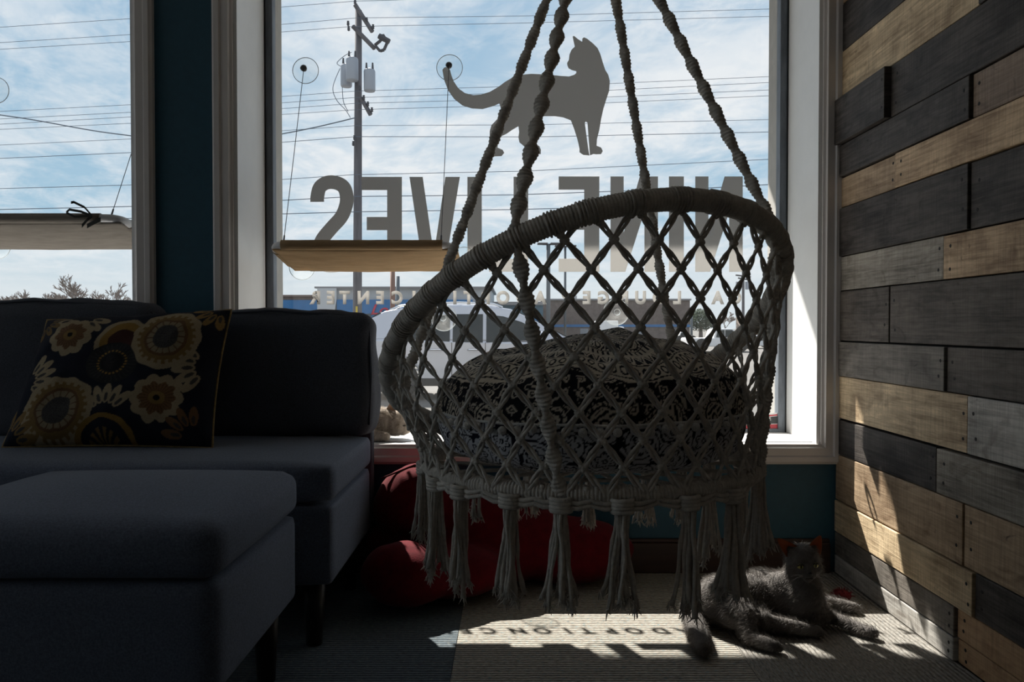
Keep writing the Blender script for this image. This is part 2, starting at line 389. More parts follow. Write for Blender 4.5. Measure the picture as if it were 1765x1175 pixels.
def side_window(name, y0, y1, label):  # unseen window, added so extra daylight lifts the dark interior
    w = thing(name, (XL - .1, (y0 + y1) / 2, .3), label, 'window', kind='structure')
    for a, c in (((y0, .3), (y0 + .05, 2.65)), ((y1 - .05, .3), (y1, 2.65)), ((y0 + .05, .3), (y1 - .05, .35)), ((y0 + .05, 2.6), (y1 - .05, 2.65)), (((y0 + y1) / 2 - .02, .35), ((y0 + y1) / 2 + .02, 2.6))):
        MB().box((XL - .14, a[0], a[1]), (XL - .06, c[0], c[1])).build('frame_bar', M_ALU, w)
    for a, c in ((y0 + .05, (y0 + y1) / 2 - .02), ((y0 + y1) / 2 + .02, y1 - .05)): MB().box((XL - .103, a, .35), (XL - .097, c, 2.6)).build('pane', M_GLASS, w)
side_window('fill_window', *FILL_SIDE, 'unseen side window added to let more daylight into the lounge')

# outside: shop canopy that keeps the high sun off the upper glass
can = MB().box((XL - .6, YO, 2.93), (7, 4.44, 3.16)); can.box((XL - .6, YO, 3.16), (7, 4.36, 3.6))
can.build('canopy', mat('canopy soffit', (0.5, 0.5, 0.48), 0.8), label='flat canopy over the shop front outside', kind='structure')
MB().box((XL - .2, YO, -.6), (LX0, YO + .12, 2.93)).box((LX1 , YO, -.6), (WX0, YO + .12, 2.93)).box((WX1, YO, -.6), (7, YO + .12, 2.93)).box((LX0, YO, -.6), (LX1, YO + .12, ZS - .03)).box((WX0, YO, -.6), (WX1, YO + .12, ZS - .03)).box((LX0, YO, WTOP + .02), (LX1, YO + .12, 2.93)).box((WX0, YO, WTOP + .02), (WX1, YO + .12, 2.93)).build(
    'wall_outer', mat('shopfront render', (0.45, 0.43, 0.40), 0.8, var=.1), label='outer face of the shop front wall', kind='structure')

# ------------------------------------------------------------------ right wall of reclaimed planks
def wood(name, dark, light, streak=0.0, rough=.62, sc=1.0):
    """weathered board: long grain, blotches, knots and dark scuffs"""
    m = bpy.data.materials.new(name); m.use_nodes = True; nt = m.node_tree; N = nt.nodes.new; L = nt.links.new
    bs = nt.nodes['Principled BSDF']; bs.inputs['Roughness'].default_value = rough; bs.inputs['Specular IOR Level'].default_value = 0.22
    tc = N('ShaderNodeTexCoord'); oi = N('ShaderNodeObjectInfo'); cb = N('ShaderNodeCombineXYZ')
    for i in range(3): L(oi.outputs['Random'], cb.inputs[i])
    sc_ = N('ShaderNodeVectorMath'); sc_.operation = 'SCALE'; sc_.inputs['Scale'].default_value = 43.0; L(cb.outputs[0], sc_.inputs[0])
    ad = N('ShaderNodeVectorMath'); L(tc.outputs['Object'], ad.inputs[0]); L(sc_.outputs[0], ad.inputs[1]); vec = ad.outputs[0]
    def nz(stretch, det, rg, dist=0.0):
        mp = N('ShaderNodeMapping'); mp.inputs['Scale'].default_value = stretch; L(vec, mp.inputs[0])
        n = N('ShaderNodeTexNoise'); n.inputs['Scale'].default_value = 1; n.inputs['Detail'].default_value = det
        n.inputs['Roughness'].default_value = rg; n.inputs['Distortion'].default_value = dist; L(mp.outputs[0], n.inputs['Vector']); return n.outputs[0]
    grain = nz((6, 5, 120), 8, .7, .6); blot = nz((5, 5, 9), 5, .6, .4); scuff = nz((30, 14, 26), 8, .75, 1.2)
    saw = nz((20, 240, 8), 3, .6)
    mm = N('ShaderNodeMath'); mm.operation = 'MULTIPLY'; mm.inputs[1].default_value = .55; L(grain, mm.inputs[0])
    m3 = N('ShaderNodeMath'); m3.operation = 'MULTIPLY_ADD'; m3.inputs[1].default_value = .45; L(blot, m3.inputs[0]); L(mm.outputs[0], m3.inputs[2])
    r = N('ShaderNodeValToRGB'); L(m3.outputs[0], r.inputs[0]); e = r.color_ramp.elements
    e[0].position = .38; e[0].color = (*dark, 1); e[1].position = .60; e[1].color = (*light, 1)
    mr = N('ShaderNodeMapRange'); mr.inputs['From Min'].default_value = .62; mr.inputs['From Max'].default_value = .74; L(scuff, mr.inputs[0])
    mx = N('ShaderNodeMixRGB'); L(mr.outputs[0], mx.inputs[0]); L(r.outputs[0], mx.inputs[1]); mx.inputs[2].default_value = (dark[0]*.35, dark[1]*.33, dark[2]*.32, 1)
    last = mx.outputs[0]
    stn = N('ShaderNodeMapRange'); stn.inputs['From Min'].default_value = .54; stn.inputs['From Max'].default_value = .76; stn.inputs['To Max'].default_value = .75; L(nz((9, 7, 15), 4, .55, 1.5), stn.inputs[0])
    ms = N('ShaderNodeMixRGB'); L(stn.outputs[0], ms.inputs[0]); L(last, ms.inputs[1]); ms.inputs[2].default_value = (dark[0]*.6, dark[1]*.52, dark[2]*.46, 1); last = ms.outputs[0]
    sw = N('ShaderNodeMapRange'); sw.inputs['From Min'].default_value = .30; sw.inputs['From Max'].default_value = .62; sw.inputs['To Min'].default_value = .74; sw.inputs['To Max'].default_value = 1.0; L(saw, sw.inputs[0])
    mw = N('ShaderNodeMixRGB'); mw.blend_type = 'MULTIPLY'; mw.inputs[0].default_value = 1.0; L(last, mw.inputs[1]); L(sw.outputs[0], mw.inputs[2]); last = mw.outputs[0]
    if streak:
        mr2 = N('ShaderNodeMapRange'); mr2.inputs['From Min'].default_value = .60; mr2.inputs['From Max'].default_value = .80
        mr2.inputs['To Max'].default_value = streak; sn = nz((9, 34, 30), 9, .8, 2.0); L(sn, mr2.inputs[0])
        m4 = N('ShaderNodeMixRGB'); L(mr2.outputs[0], m4.inputs[0]); L(last, m4.inputs[1]); m4.inputs[2].default_value = (.26, .25, .24, 1); last = m4.outputs[0]
    L(last, bs.inputs['Base Color'])
    a2 = N('ShaderNodeMath'); a2.operation = 'MULTIPLY_ADD'; a2.inputs[1].default_value = .5; L(saw, a2.inputs[0]); L(grain, a2.inputs[2])
    a3 = N('ShaderNodeMath'); a3.operation = 'SUBTRACT'; L(a2.outputs[0], a3.inputs[0]); L(mr.outputs[0], a3.inputs[1])
    bp = N('ShaderNodeBump'); bp.inputs['Strength'].default_value = .55; bp.inputs['Distance'].default_value = .003
    L(a3.outputs[0], bp.inputs['Height']); L(bp.outputs[0], bs.inputs['Normal'])
    return m
WD = {'tan': wood('tan board', (0.263, 0.162, 0.090), (0.727, 0.525, 0.333)), 'light': wood('light board', (0.355, 0.248, 0.147), (0.896, 0.696, 0.448)),
      'black': wood('black stained board', (0.025, 0.020, 0.018), (0.110, 0.094, 0.084), .70), 'dark': wood('dark brown board', (0.046, 0.037, 0.031), (0.170, 0.142, 0.121), .40),
      'grey': wood('silver grey board', (0.147, 0.127, 0.105), (0.464, 0.418, 0.355), .25), 'greyd': wood('dull grey board', (0.093, 0.081, 0.069), (0.278, 0.248, 0.216), .4),
      'white': wood('whitish worn board', (0.309, 0.293, 0.270), (0.680, 0.650, 0.603), .6), 'brown': wood('brown board', (0.186, 0.131, 0.096), (0.355, 0.265, 0.200), .2),
      'orange': wood('orange tan board', (0.355, 0.208, 0.109), (0.650, 0.418, 0.240)), 'umber': wood('umber tan board', (0.293, 0.200, 0.123), (0.587, 0.426, 0.278))}
wr = MB().box((XR + .012, YB, -.1), (XR + .25, YW, ZC)).build('wall_right', mat('black wall backing', (.012, .011, .01), .9), label='wall clad in reclaimed pallet boards', kind='structure')
def zrow(y): return W(1447, y, YW).z
def ypx(x): return XR * FP / (x - PCX)
rows = [  # y top, y bottom at the corner, [(right end pixel, colour, proud)]
    (-420, -345, [(1560, 'grey', 0), (None, 'brown', 0)]), (-345, -262, [(1700, 'tan', 0), (None, 'dark', 0)]), (-262, -205, [(1600, 'black', 0), (None, 'light', 0)]),
    (-205, -125, [(1660, 'brown', 0), (None, 'grey', 0)]), (-125, -70, [(1520, 'light', 0), (None, 'black', 0)]), (-70, 13, [(1620, 'umber', 0), (None, 'tan', 0)]),
    (13, 94, [(1720, 'black', 0), (None, 'dark', 0)]), (94, 176, [(1688, 'light', 0), (None, 'black', .004)]),
    (176, 254, [(1539, 'black', .022), (None, 'black', .004)]), (254, 309, [(1678, 'black', .008), (None, 'brown', 0)]),
    (309, 361, [(1548, 'umber', 0), (None, 'tan', .006)]), (361, 444, [(1676, 'black', .006), (None, 'black', 0)]),
    (444, 502, [(1631, 'grey', 0), (None, 'tan', .002)]), (502, 587, [(1538, 'dark', .002), (None, 'dark', 0)]),
    (588, 647, [(1638, 'greyd', .006), (None, 'dark', 0)]), (647, 719, [(1677, 'light', .002), (None, 'white', .004)]),
    (721, 781, [(1624, 'black', .003), (None, 'grey', .004)]), (781, 859, [(1671, 'umber', .003), (None, 'umber', 0)]),
    (859, 914, [(1691, 'light', .006), (None, 'black', 0)]), (914, 953, [(1658, 'greyd', .004), (None, 'orange', -.004)]),
    (953, 989, [(1658, 'white', .005), (None, 'orange', -.006)])]
M_NAIL = mat('nail hole', (.008, .007, .007), .8)
hole_me = MB().lathe([(0, -.0012), (.0048, -.0012), (.0042, 0), (0, .0002)], n=8).mesh('nail_hole', M_NAIL)
for ri, (ya, yb, segs) in enumerate(rows):
    z1, z0 = zrow(ya), max(zrow(yb), 0.001); yend = YW - .003
    pieces = list(segs); pieces = [(ypx(p) if p else None, c, k) for p, c, k in pieces]
    y = yend; k = 0
    while y > -0.9:
        if k < len(pieces):
            ye, c, pr = pieces[k]
            if ye is None: ye = min(y - .30, 1.15 - random.uniform(0, .5))
        else:
            ye = y - random.uniform(.55, 1.0); c = random.choice(list(WD)); pr = random.uniform(0, .006)
        k += 1; g = .0016
        t0 = random.uniform(-.001, .001)
        me_b = MB().box((XR - .008 - pr, ye + g, z0 + g), (XR + .012, y - g, z1 - g + t0))
        pl = me_b.build('plank', WD[c], wr, bevel=.0022)
        if ye > .3:
            for yy in (ye + .02, y - .03):
                if yy > 2.4: continue
                for zf in (.28, .72):
                    nh = link('nail_hole', hole_me, pl); nh.location = (XR - .0085 - pr, yy + random.uniform(-.006, .006), z0 + (z1 - z0) * (zf + random.uniform(-.06, .06)))
                    nh.rotation_euler = (0, -math.pi / 2, 0)
        y = ye
print('shell ok')
# ------------------------------------------------------------------ sofa, ottoman, pillow
def rbox(c, s, r, n=14, puff=0.0, wr=0.0, seed=0, edge_soft=0.0):
    """soft upholstered block: rounded box with a domed top and gentle wrinkles"""
    c = Vector(c); h = Vector(s) / 2; bm = bmesh.new(); bmesh.ops.create_cube(bm, size=2.0)
    bmesh.ops.subdivide_edges(bm, edges=bm.edges[:], cuts=n, use_grid_fill=True)
    mb = MB(); V = []
    for v in bm.verts:
        q = v.co
        # denser sampling near the edges
        p = Vector([math.copysign(abs(t) ** 0.75, t) * hh for t, hh in zip(q, h)])
        inner = Vector([max(-(hh - r), min(hh - r, t)) for t, hh in zip(p, h)])
        d = p - inner
        if d.length > 1e-9: p = inner + d.normalized() * min(r, max(d.length, r))
        fx = max(0, 1 - (p.x / h.x) ** 2); fy = max(0, 1 - (p.y / h.y) ** 2); fz = max(0, 1 - (p.z / h.z) ** 2)
        if p.z > 0: p.z += puff * fx * fy
        p.y += math.copysign(puff * .5 * fx * fz, p.y) if abs(q.y) > .99 else 0
        p.x += math.copysign(puff * .3 * fy * fz, p.x) if abs(q.x) > .99 else 0
        if wr:
            nv = noise.noise(Vector((p.x * 9 + seed, p.y * 9, p.z * 7))) + .5 * noise.noise(Vector((p.x * 22 + seed, p.y * 18, p.z * 9)))
            p += (p.normalized()) * nv * wr
        V.append(p + c)
    bm.verts.index_update(); Fs = [tuple(v.index for v in f.verts) for f in bm.faces]; bm.free()
    return mb.add(V, Fs)
def rim_cord(pts, r, name, m, parent): return MB().tube(pts, r, 6).build(name, m, parent, smooth=True)

def leg(parent, x, y, z1):
    MB().lathe([(.0, 0), (.020, 0), (.026, z1 * .6), (.028, z1), (0, z1)], (x, y, 0), 14).build('leg', M_LEG, parent, smooth=True)
ot = thing('ottoman', (-.79, 1.56, 0), 'dark grey square ottoman standing in front of the sofa', 'ottoman')
OX0, OX1, OY0, OY1 = -1.085, -.495, 1.305, 1.815
rbox(((OX0+OX1)/2, (OY0+OY1)/2, .268), (OX1-OX0-.006, OY1-OY0-.006, .20), .022, puff=.004).build('base', M_SOFA, ot, smooth=True)
rbox(((OX0+OX1)/2, (OY0+OY1)/2, .418), (OX1-OX0, OY1-OY0, .098), .030, puff=.026, wr=.0012, seed=3).build('seat_cushion', M_SOFA, ot, smooth=True)
for sx in (OX0 + .06, OX1 - .06):
    for sy in (OY0 + .06, OY1 - .06): leg(ot, sx, sy, .17)

def sofa(name, x0, x1, label, backs, armright):
    t = thing(name, ((x0 + x1) / 2, 2.2, 0), label, 'sofa')
    y0, y1 = 1.90, 2.44
    rbox(((x0+x1)/2, (y0+y1)/2, .262), (x1-x0-.006, y1-y0, .205), .020, puff=.003).build('base', M_SOFA, t, smooth=True)
    rbox(((x0+x1)/2, (y0+y1)/2 - .002, .414), (x1-x0, y1-y0 + .004, .102), .028, puff=.010, wr=.0012, seed=9).build('seat_cushion', M_SOFA, t, smooth=True)
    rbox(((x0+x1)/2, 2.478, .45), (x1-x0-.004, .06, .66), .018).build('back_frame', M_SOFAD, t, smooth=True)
    for sx in (x0 + .06, x1 - .06):
        for sy in (y0 + .06, y1 - .06): leg(t, sx, sy, .165)
    for (a, c, zt, yf, tilt, seed) in backs:
        mb = rbox(((a+c)/2, yf + .06, (.462+zt)/2), (c-a, .13, zt-.462), .045, puff=.016, wr=.010, seed=seed, n=26)
        R3 = Matrix.Rotation(R(tilt), 3, 'X'); piv = Vector(((a+c)/2, yf + .06, .462))
        mb.v = [tuple(piv + R3 @ (Vector(v) - piv)) for v in mb.v]
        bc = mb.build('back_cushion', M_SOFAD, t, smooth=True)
        f = lambda x, y, z: piv + R3 @ (Vector((x, y, z)) - piv)
        e = .028
        MB().tube([f(c - .012, yf + .012, .50), f(c - .006, yf + .012, (.462+zt)/2), f(c - .014, yf + .014, zt - .03), f(c - .05, yf + .016, zt - .008),
                   f((a+c)/2, yf + .012, zt + .008), f(a + .05, yf + .016, zt - .006)], .0035, 6).build('seam', M_SOFAP, bc, smooth=True)
    return t
sofa('sofa', -2.55, -.438, 'long dark grey fabric sofa with loose back cushions under the windows', [(-1.045, -.420, .838, 2.35, -2, 4), (-1.80, -1.075, .868, 2.34, -3, 21), (-2.52, -1.82, .875, 2.34, -3, 33)], True)

# floral pillow: print worked out per vertex
def flower_print(U, V):
    """U 0..1 left-right, V 0..1 bottom-top -> rgb"""
    asp = 1.32; X = U * asp; Y = V
    col = np.empty(U.shape + (3,)); col[:] = (.014, .017, .030)
    cream = np.array((.44, .35, .22)); tan = np.array((.27, .17, .06)); grey = np.array((.075, .070, .066)); dark = np.array((.018, .017, .018)); gold = np.array((.42, .25, .06)); brown = np.array((.14, .075, .035)); maroon = np.array((.07, .028, .022))
    warp = .010 * vnoise(X * 14, Y * 14, 5)
    def polar(cx, cy, rot=0, sy=1.0):
        dx = X - cx; dy = (Y - cy) / sy; return np.hypot(dx, dy) + warp, np.arctan2(dy, dx) + rot
    def put(mask, c): col[mask] = c
    def petals(cx, cy, r, n, rot, spread, c, ln=.5, wd=.35):
        """separate finger petals on a fan"""
        for i in range(n):
            a = rot + (i - (n - 1) / 2) * spread
            ux, uy = math.cos(a), math.sin(a); dx = X - cx; dy = Y - cy
            al = dx * ux + dy * uy; ac = -dx * uy + dy * ux
            put(((al - r * .75) / (r * .36)) ** 2 + (ac / (r * .15)) ** 2 < 1, c)
            put(((al - r * .62) / (r * .16)) ** 2 + (ac / (r * .06)) ** 2 < 1, grey)
    def daisy(cx, cy, r, n=9, rot=0, sy=1.0):
        d, a = polar(cx, cy, rot, sy); edge = r * (.86 + .14 * np.abs(np.cos(n * a / 2)))
        put(d < edge, cream); put(d < r * .70 * (.9 + .1 * np.cos(n * a)), brown * 1.6); put((d < r * .62) & (np.sin(a * 26) > .5), brown)
        put(d < r * .30, tan * 1.2); put(d < r * .15, dark)
    def sun(cx, cy, r, rot=0, sy=1.0, core=grey):
        d, a = polar(cx, cy, rot, sy); put(d < r * (1 + .02 * np.cos(11 * a)), cream)
        put(d < r * (.80 + .045 * np.sign(np.sin(a * 24))), tan); put(d < r * .64, brown * 1.25)
        put((d < r * .56) & (d > r * .40), cream * .75); put((d < r * .56) & (d > r * .40) & (np.abs(np.sin(a * 8)) < .25), brown)
        put(d < r * .40, core); put((d < r * .36) & (np.sin(a * 30) * np.sin(d * 900) > .4), dark * 2)
    def ringf(cx, cy, r, sy=1.0):
        d, a = polar(cx, cy, 0, sy); put(d < r, np.array((.030, .032, .034))); put((d < r * .92) & (np.sin(a * 30) > .6) & (d > r * .62), np.array((.05, .05, .05)))
        put((np.abs(d - r * .52) < r * .05) & (np.sin(a * 24) > -.1), gold); put(d < r * .40, np.array((.022, .022, .024))); put((d < r * .3) & (np.sin(a * 20) > .5), grey * .6)
    petals(.33, .95, .20, 7, -math.pi / 2, .42, cream); petals(.05, .42, .21, 5, .35, .40, cream); petals(.66, .16, .20, 5, math.pi / 2, .40, cream)
    petals(1.29, .52, .22, 5, math.pi + .15, .38, cream); petals(1.27, 1.0, .17, 4, -2.2, .5, tan * 1.3)
    d, a = polar(.68, .70, 0); put((d < .19) & (Y > .62), cream); put((d < .155) & (Y > .64), gold * .8); put((d < .10) & (Y > .64), maroon)
    ringf(.64, .54, .18, .85)
    sun(.98, .72, .235); sun(.35, .20, .235, .4); daisy(.30, .77, .16, 9, .3); daisy(.99, .28, .175, 10)
    d, a = polar(.66, -.03, 0); put(d < .20, gold * .75); put(d < .165, np.array((.016, .018, .03))); put((d < .11) & (np.sin(a * 14) > 0), tan * .7)
    petals(.02, .02, .20, 4, .8, .5, tan); petals(1.22, .04, .18, 4, 2.3, .5, brown * 1.6); petals(.02, .95, .16, 4, -.7, .5, tan * .8)
    return .62 * col * (1 + .10 * vnoise(X * 160, Y * 160, 8)[..., None])
def make_pillow():
    c = [W(4, 771, 2.10), W(366, 772, 2.12), W(399, 534, 2.30), W(82, 552, 2.28)]      # BL BR TR TL
    n1, n2 = 260, 210; u = np.linspace(0, 1, n1); v = np.linspace(0, 1, n2); U, V = np.meshgrid(u, v)
    C = [np.array(q) for q in c]
    nrm = np.cross(C[1] - C[0], C[3] - C[0]); nrm /= np.linalg.norm(nrm)          # points to the viewer side
    if nrm[1] > 0: nrm = -nrm
    ub = 2 * U - 1; vb = 2 * V - 1
    # edges pulled in between the corners
    Ui = .5 + (U - .5) * (1 - .045 * (1 - vb ** 2)); Vi = .5 + (V - .5) * (1 - .035 * (1 - ub ** 2))
    base = ((1-Ui)*(1-Vi))[..., None]*C[0] + (Ui*(1-Vi))[..., None]*C[1] + (Ui*Vi)[..., None]*C[2] + ((1-Ui)*Vi)[..., None]*C[3]
    th = .078 * (np.clip(1 - ub ** 4, 0, 1) ** .55) * (np.clip(1 - vb ** 4, 0, 1) ** .55)
    th = th * (1 + .10 * vnoise(U * 5, V * 5, 3)) + .003 * vnoise(U * 14, V * 12, 4) * (th > .01)
    mp = mat('floral print cotton', (.1, .1, .1), .85, .15, attr='print', bump=.2, bscale=500)
    t = thing('throw_pillow', tuple((c[0] + c[1]) / 2), 'navy throw pillow printed with tan and gold flowers', 'pillow')
    link('front_panel', grid_mesh('front_panel', base + th[..., None] * nrm, mp, colors=flower_print(U, V)), t)
    s = 6; link('back_panel', grid_mesh('back_panel', (base - (th * .8)[..., None] * nrm)[::s, ::-s], mat('navy pillow back', (.02, .024, .04), .9)), t)
    def edge(k):
        if k == 0: return base[0, :, :]
        if k == 1: return base[:, -1, :]
        if k == 2: return base[-1, ::-1, :]
        return base[::-1, 0, :]
    loop = np.concatenate([edge(k)[:-1:5] for k in range(4)])
    MB().tube([Vector(p) for p in loop], .0036, 7, closed=True).build('piping', mat('gold piping', (.20, .13, .04), .7, var=.4, vscale=60), t, smooth=True)
make_pillow()

# ------------------------------------------------------------------ red beanbag, red toy
def sculpt(name, mb, m, parent, voxel, smooth_it=6, wr=0.0, wsc=9.0):
    o = mb.build(name, m, parent)
    md = o.modifiers.new('remesh', 'REMESH'); md.mode = 'VOXEL'; md.voxel_size = voxel; md.use_smooth_shade = True
    sm = o.modifiers.new('smooth', 'SMOOTH'); sm.factor = .5; sm.iterations = smooth_it
    evald(o)
    if wr:
        me = o.data; me.update()
        co = np.empty(len(me.vertices) * 3, np.float32); me.vertices.foreach_get('co', co); co = co.reshape(-1, 3)
        nr = np.array([v.normal for v in me.vertices])
        d = np.array([noise.noise(Vector((p[0]*wsc, p[1]*wsc, p[2]*wsc*1.4))) + .5*noise.noise(Vector((p[0]*wsc*2.7, p[1]*wsc*2.7, p[2]*wsc*2.7))) for p in co])
        co += nr * d[:, None] * wr; co[:, 2] = np.maximum(co[:, 2], 0.002) if co[:, 2].min() < .1 else co[:, 2]
        me.vertices.foreach_set('co', co.reshape(-1)); me.update()
    o.data.polygons.foreach_set('use_smooth', [True] * len(o.data.polygons))
    return o
bg = thing('beanbag', (-.05, 2.35, 0), 'slumped deep red plush beanbag under the window', 'beanbag')
mb = MB()
mb.ell((-.10, 2.425, .125), (.36, .105, .125), 24, 14); mb.ell((-.285, 2.415, .245), (.148, .105, .130), 20, 12); mb.ell((-.13, 2.43, .20), (.17, .10, .115), 20, 12)
mb.ell((.17, 2.43, .105), (.215, .10, .105), 20, 12); mb.ell((-.300, 2.21, .095), (.132, .10, .093), 20, 12); mb.ell((-.19, 2.29, .08), (.2, .10, .078), 20, 12)
bag = sculpt('cover', mb, M_RED, bg, .014, 8, .008, 8)
rim_cord([(-.40, 2.38, .335), (-.30, 2.40, .374), (-.2, 2.41, .350), (-.08, 2.42, .300), (.04, 2.42, .245), (.17, 2.43, .208)], .003, 'seam', M_RED, bg)
ty = thing('cat_toy', tuple(W(1452, 1040, 2.24)), 'small red fluffy cat toy on the carpet by the plank wall', 'cat toy')
ty.location.z = 0
mb = MB(); c0 = W(1452, 1034, 2.26); c0.z = .018; mb.ell(c0, (.026, .018, .017), 12, 8)
for i in range(60):
    d = Vector((random.gauss(0, 1), random.gauss(0, 1), abs(random.gauss(0, 1)))).normalized()
    p = c0 + Vector((d.x * .024, d.y * .016, d.z * .014)); mb.tube([p, p + d * .012], [.0016, .0004], 4)
mb.build('fluff', mat('red toy fluff', (.13, .003, .008), .9), ty)

# ------------------------------------------------------------------ hanging macrame chair
RC = Vector((.1537, 1.5630, .7770)); RR = .400; AZ = R(-63.1); TI = R(34.43)
e1 = Vector((math.cos(AZ) * math.cos(TI), math.sin(AZ) * math.cos(TI), math.sin(TI))); e2 = Vector((-math.sin(AZ), math.cos(AZ), 0)); e3 = e1.cross(e2)
GC = Vector((.159, 1.600, .525)); GR = .326
def rimP(phi): t = phi - AZ; return RC + RR * (math.cos(t) * e1 + math.sin(t) * e2)
def ringP(phi): return GC + GR * Vector((math.cos(phi), math.sin(phi), 0))
def height(phi): return max(.03, (rimP(phi) - ringP(phi)).length)
def S(phi, s, out=0.0):
    f = min(1, s / height(phi)); o = Vector((math.cos(phi), math.sin(phi), 0))
    return ringP(phi) * (1 - f) + rimP(phi) * f + o * (.006 * math.sin(math.pi * f) * min(1, height(phi) / .2) + out)
ch = thing('hanging_chair', (.165, 1.6, .33), 'cream macrame hanging chair with fringe, hung before the window', 'hanging chair')
n = 2000
pts = [rimP(2 * math.pi * i / n) for i in range(n)]
wrap = [.0185 * (1 + .045 * math.cos(2 * math.pi * i * 440 / n) + .02 * noise.noise(Vector((i * .02, 1, 2)))) for i in range(n)]
MB().tube(pts, wrap, 14, closed=True).build('rim', M_ROPE, ch, smooth=True)
n = 1600
pts = [ringP(2 * math.pi * i / n) for i in range(n)]
wrap = [.0165 * (1 + .06 * math.cos(2 * math.pi * i * 330 / n) + .05 * noise.noise(Vector((i * .03, 5, 2)))) for i in range(n)]
MB().tube(pts, wrap, 12, closed=True).build('seat_ring', M_ROPE, ch, smooth=True)
# ring wraps where the net cords meet the rim are bundled in each cord
NC = 32; DPHI = 2 * math.pi / NC; DS = .046; KK = (DPHI / 2) / DS
def strand(mb, a, c, side, nrm, r):
    a = Vector(a); c = Vector(c); d = c - a; lat = d.cross(nrm).normalized(); m = 7; P = []
    for i in range(m):
        f = i / (m - 1); P.append(a + d * f + lat * side * (.0031 * math.sin(math.pi * f)) + nrm * (.0022 * math.sin(2 * math.pi * f) * side))
    mb.tube(P, [r * (1 + .12 * math.sin(i * 2.6)) for i in range(m)], 6)
def knot(mb, p, nrm, r):
    rot = nrm.to_track_quat('Z', 'Y').to_matrix(); mb.ell(p, (r, r, r * .8), 8, 6, rot=rot)
    for k in range(3):
        a = k * 2.1 + p.x * 40; q = p + rot @ Vector((math.cos(a) * r * .55, math.sin(a) * r * .55, r * .2)); mb.ell(q, r * .62, 7, 5)
for sgn in (1, -1):
    for i in range(NC):
        phi0 = AZ + (i + .5) * DPHI; mb = MB(); s = 0.0; phi = phi0; prev = S(phi, 0, .012); k = 0; done = False
        if height(phi0) < .07: 
            p, q = ringP(phi0), rimP(phi0); o = Vector((math.cos(phi0), math.sin(phi0), 0))
            mb.tube([p + o*.012, q + o * .01], .0035, 6); mb.build('net_cord', M_ROPE, ch, smooth=True); continue
        while not done:
            k += 1; s2 = s + DS; phi2 = phi + sgn * KK * DS
            if s2 > height(phi2) - .022:
                # run to the rim
                f = .5
                for f in np.linspace(.1, 2.0, 40):
                    if s + DS * f >= height(phi + sgn * KK * DS * f): break
                phi2 = phi + sgn * KK * DS * f * .85; s2 = height(phi2); done = True
            nxt = rimP(phi2) if done else S(phi2, s2)
            o = Vector((math.cos(phi2), math.sin(phi2), 0))
            if (nxt - prev).length > 1e-4:
                for sd in (-1, 1): strand(mb, prev, nxt, sd, o, .0031)
            if done:      # hitch on the rim
                tdir = (rimP(phi2 + .01) - rimP(phi2)).normalized(); cdir = (nxt - prev).normalized()
                c_ = rimP(phi2); u_ = cdir; v_ = tdir.cross(u_).normalized(); u_ = v_.cross(tdir)
                for off in (-.006, 0, .006):
                    loop = [c_ + tdir * off + (u_ * math.cos(a) + v_ * math.sin(a)) * .0192 for a in np.linspace(0, 2 * math.pi, 12, endpoint=False)]
                    mb.tube(loop, .0021, 5, closed=True)
                knot(mb, c_ - cdir * .022, o, .0075)
            elif sgn == 1: knot(mb, nxt, o, .0080)
            prev = nxt; s = s2; phi = phi2
            if k > 14: break
        mb.build('net_cord', M_ROPE, ch, smooth=True)

def macrame_rope(path, r, name, parent, pitch=.052):
    """spiral-knotted sennit: swelling beads with a winding ridge"""
    P = [Vector(p) for p in path]; L_ = [0]
    for a, c in zip(P, P[1:]): L_.append(L_[-1] + (c - a).length)
    m = int(L_[-1] / .0012); pts = []
    for i in range(m + 1):
        t = L_[-1] * i / m; k = 0
        while k < len(L_) - 2 and L_[k + 1] < t: k += 1
        f = (t - L_[k]) / max(1e-9, L_[k + 1] - L_[k]); pts.append(P[k].lerp(P[k + 1], f))
    rad = [r * (1 + .24 * math.cos(2 * math.pi * (L_[-1] * i / m) / pitch) - .05 * math.cos(4 * math.pi * (L_[-1] * i / m) / pitch)) for i in range(m + 1)]
    def prof(i, an):
        t = L_[-1] * i / m
        return 1 + .15 * math.cos(2 * (an - math.pi * t / pitch)) + .085 * math.sin(2 * math.pi * t / .0072 + 1.5 * math.sin(an))
    return MB().tube(pts, rad, 16, prof=prof).build(name, M_ROPE, parent, smooth=True)
APEX = W(1025, -222, 1.60)
for tdeg in (-45, 40, 118, 241):
    ph = AZ + R(tdeg); q = rimP(ph); o = Vector((math.cos(ph), math.sin(ph), 0))
    low_phi = {-45: R(-104), 40: R(-17), 118: R(62), 241: R(170)}[tdeg]
    lo_ = Vector((math.cos(low_phi), math.sin(low_phi), 0)); w_in = {-45: .004, 40: -.010}.get(tdeg, -.020)
    path = [APEX, q + o * w_in + Vector((0, 0, .03)), q + o * w_in, (q + ringP(low_phi)) / 2 + o * .004, ringP(low_phi) + lo_ * .006]
    macrame_rope(path, .0098, 'hanging_rope', ch)
MB().tube([APEX + Vector((math.cos(a) * .028, 0, .028 + math.sin(a) * .028)) for a in np.linspace(0, 2 * math.pi, 24, endpoint=False)], .006, 8, closed=True).build('hanging_ring', mat('steel ring', (.4, .4, .42), .3, metal=1), ch, smooth=True)
macrame_rope([APEX + Vector((0, 0, .05)), (APEX.x, APEX.y, ZC - .012)], .010, 'ceiling_rope', ch)
MB().lathe([(0, 0), (.05, 0), (.05, -.008), (.02, -.02), (0, -.02)], (APEX.x, APEX.y, ZC), 20).build('ceiling_hook', mat('steel ring', (.4, .4, .42)), ch, smooth=True)
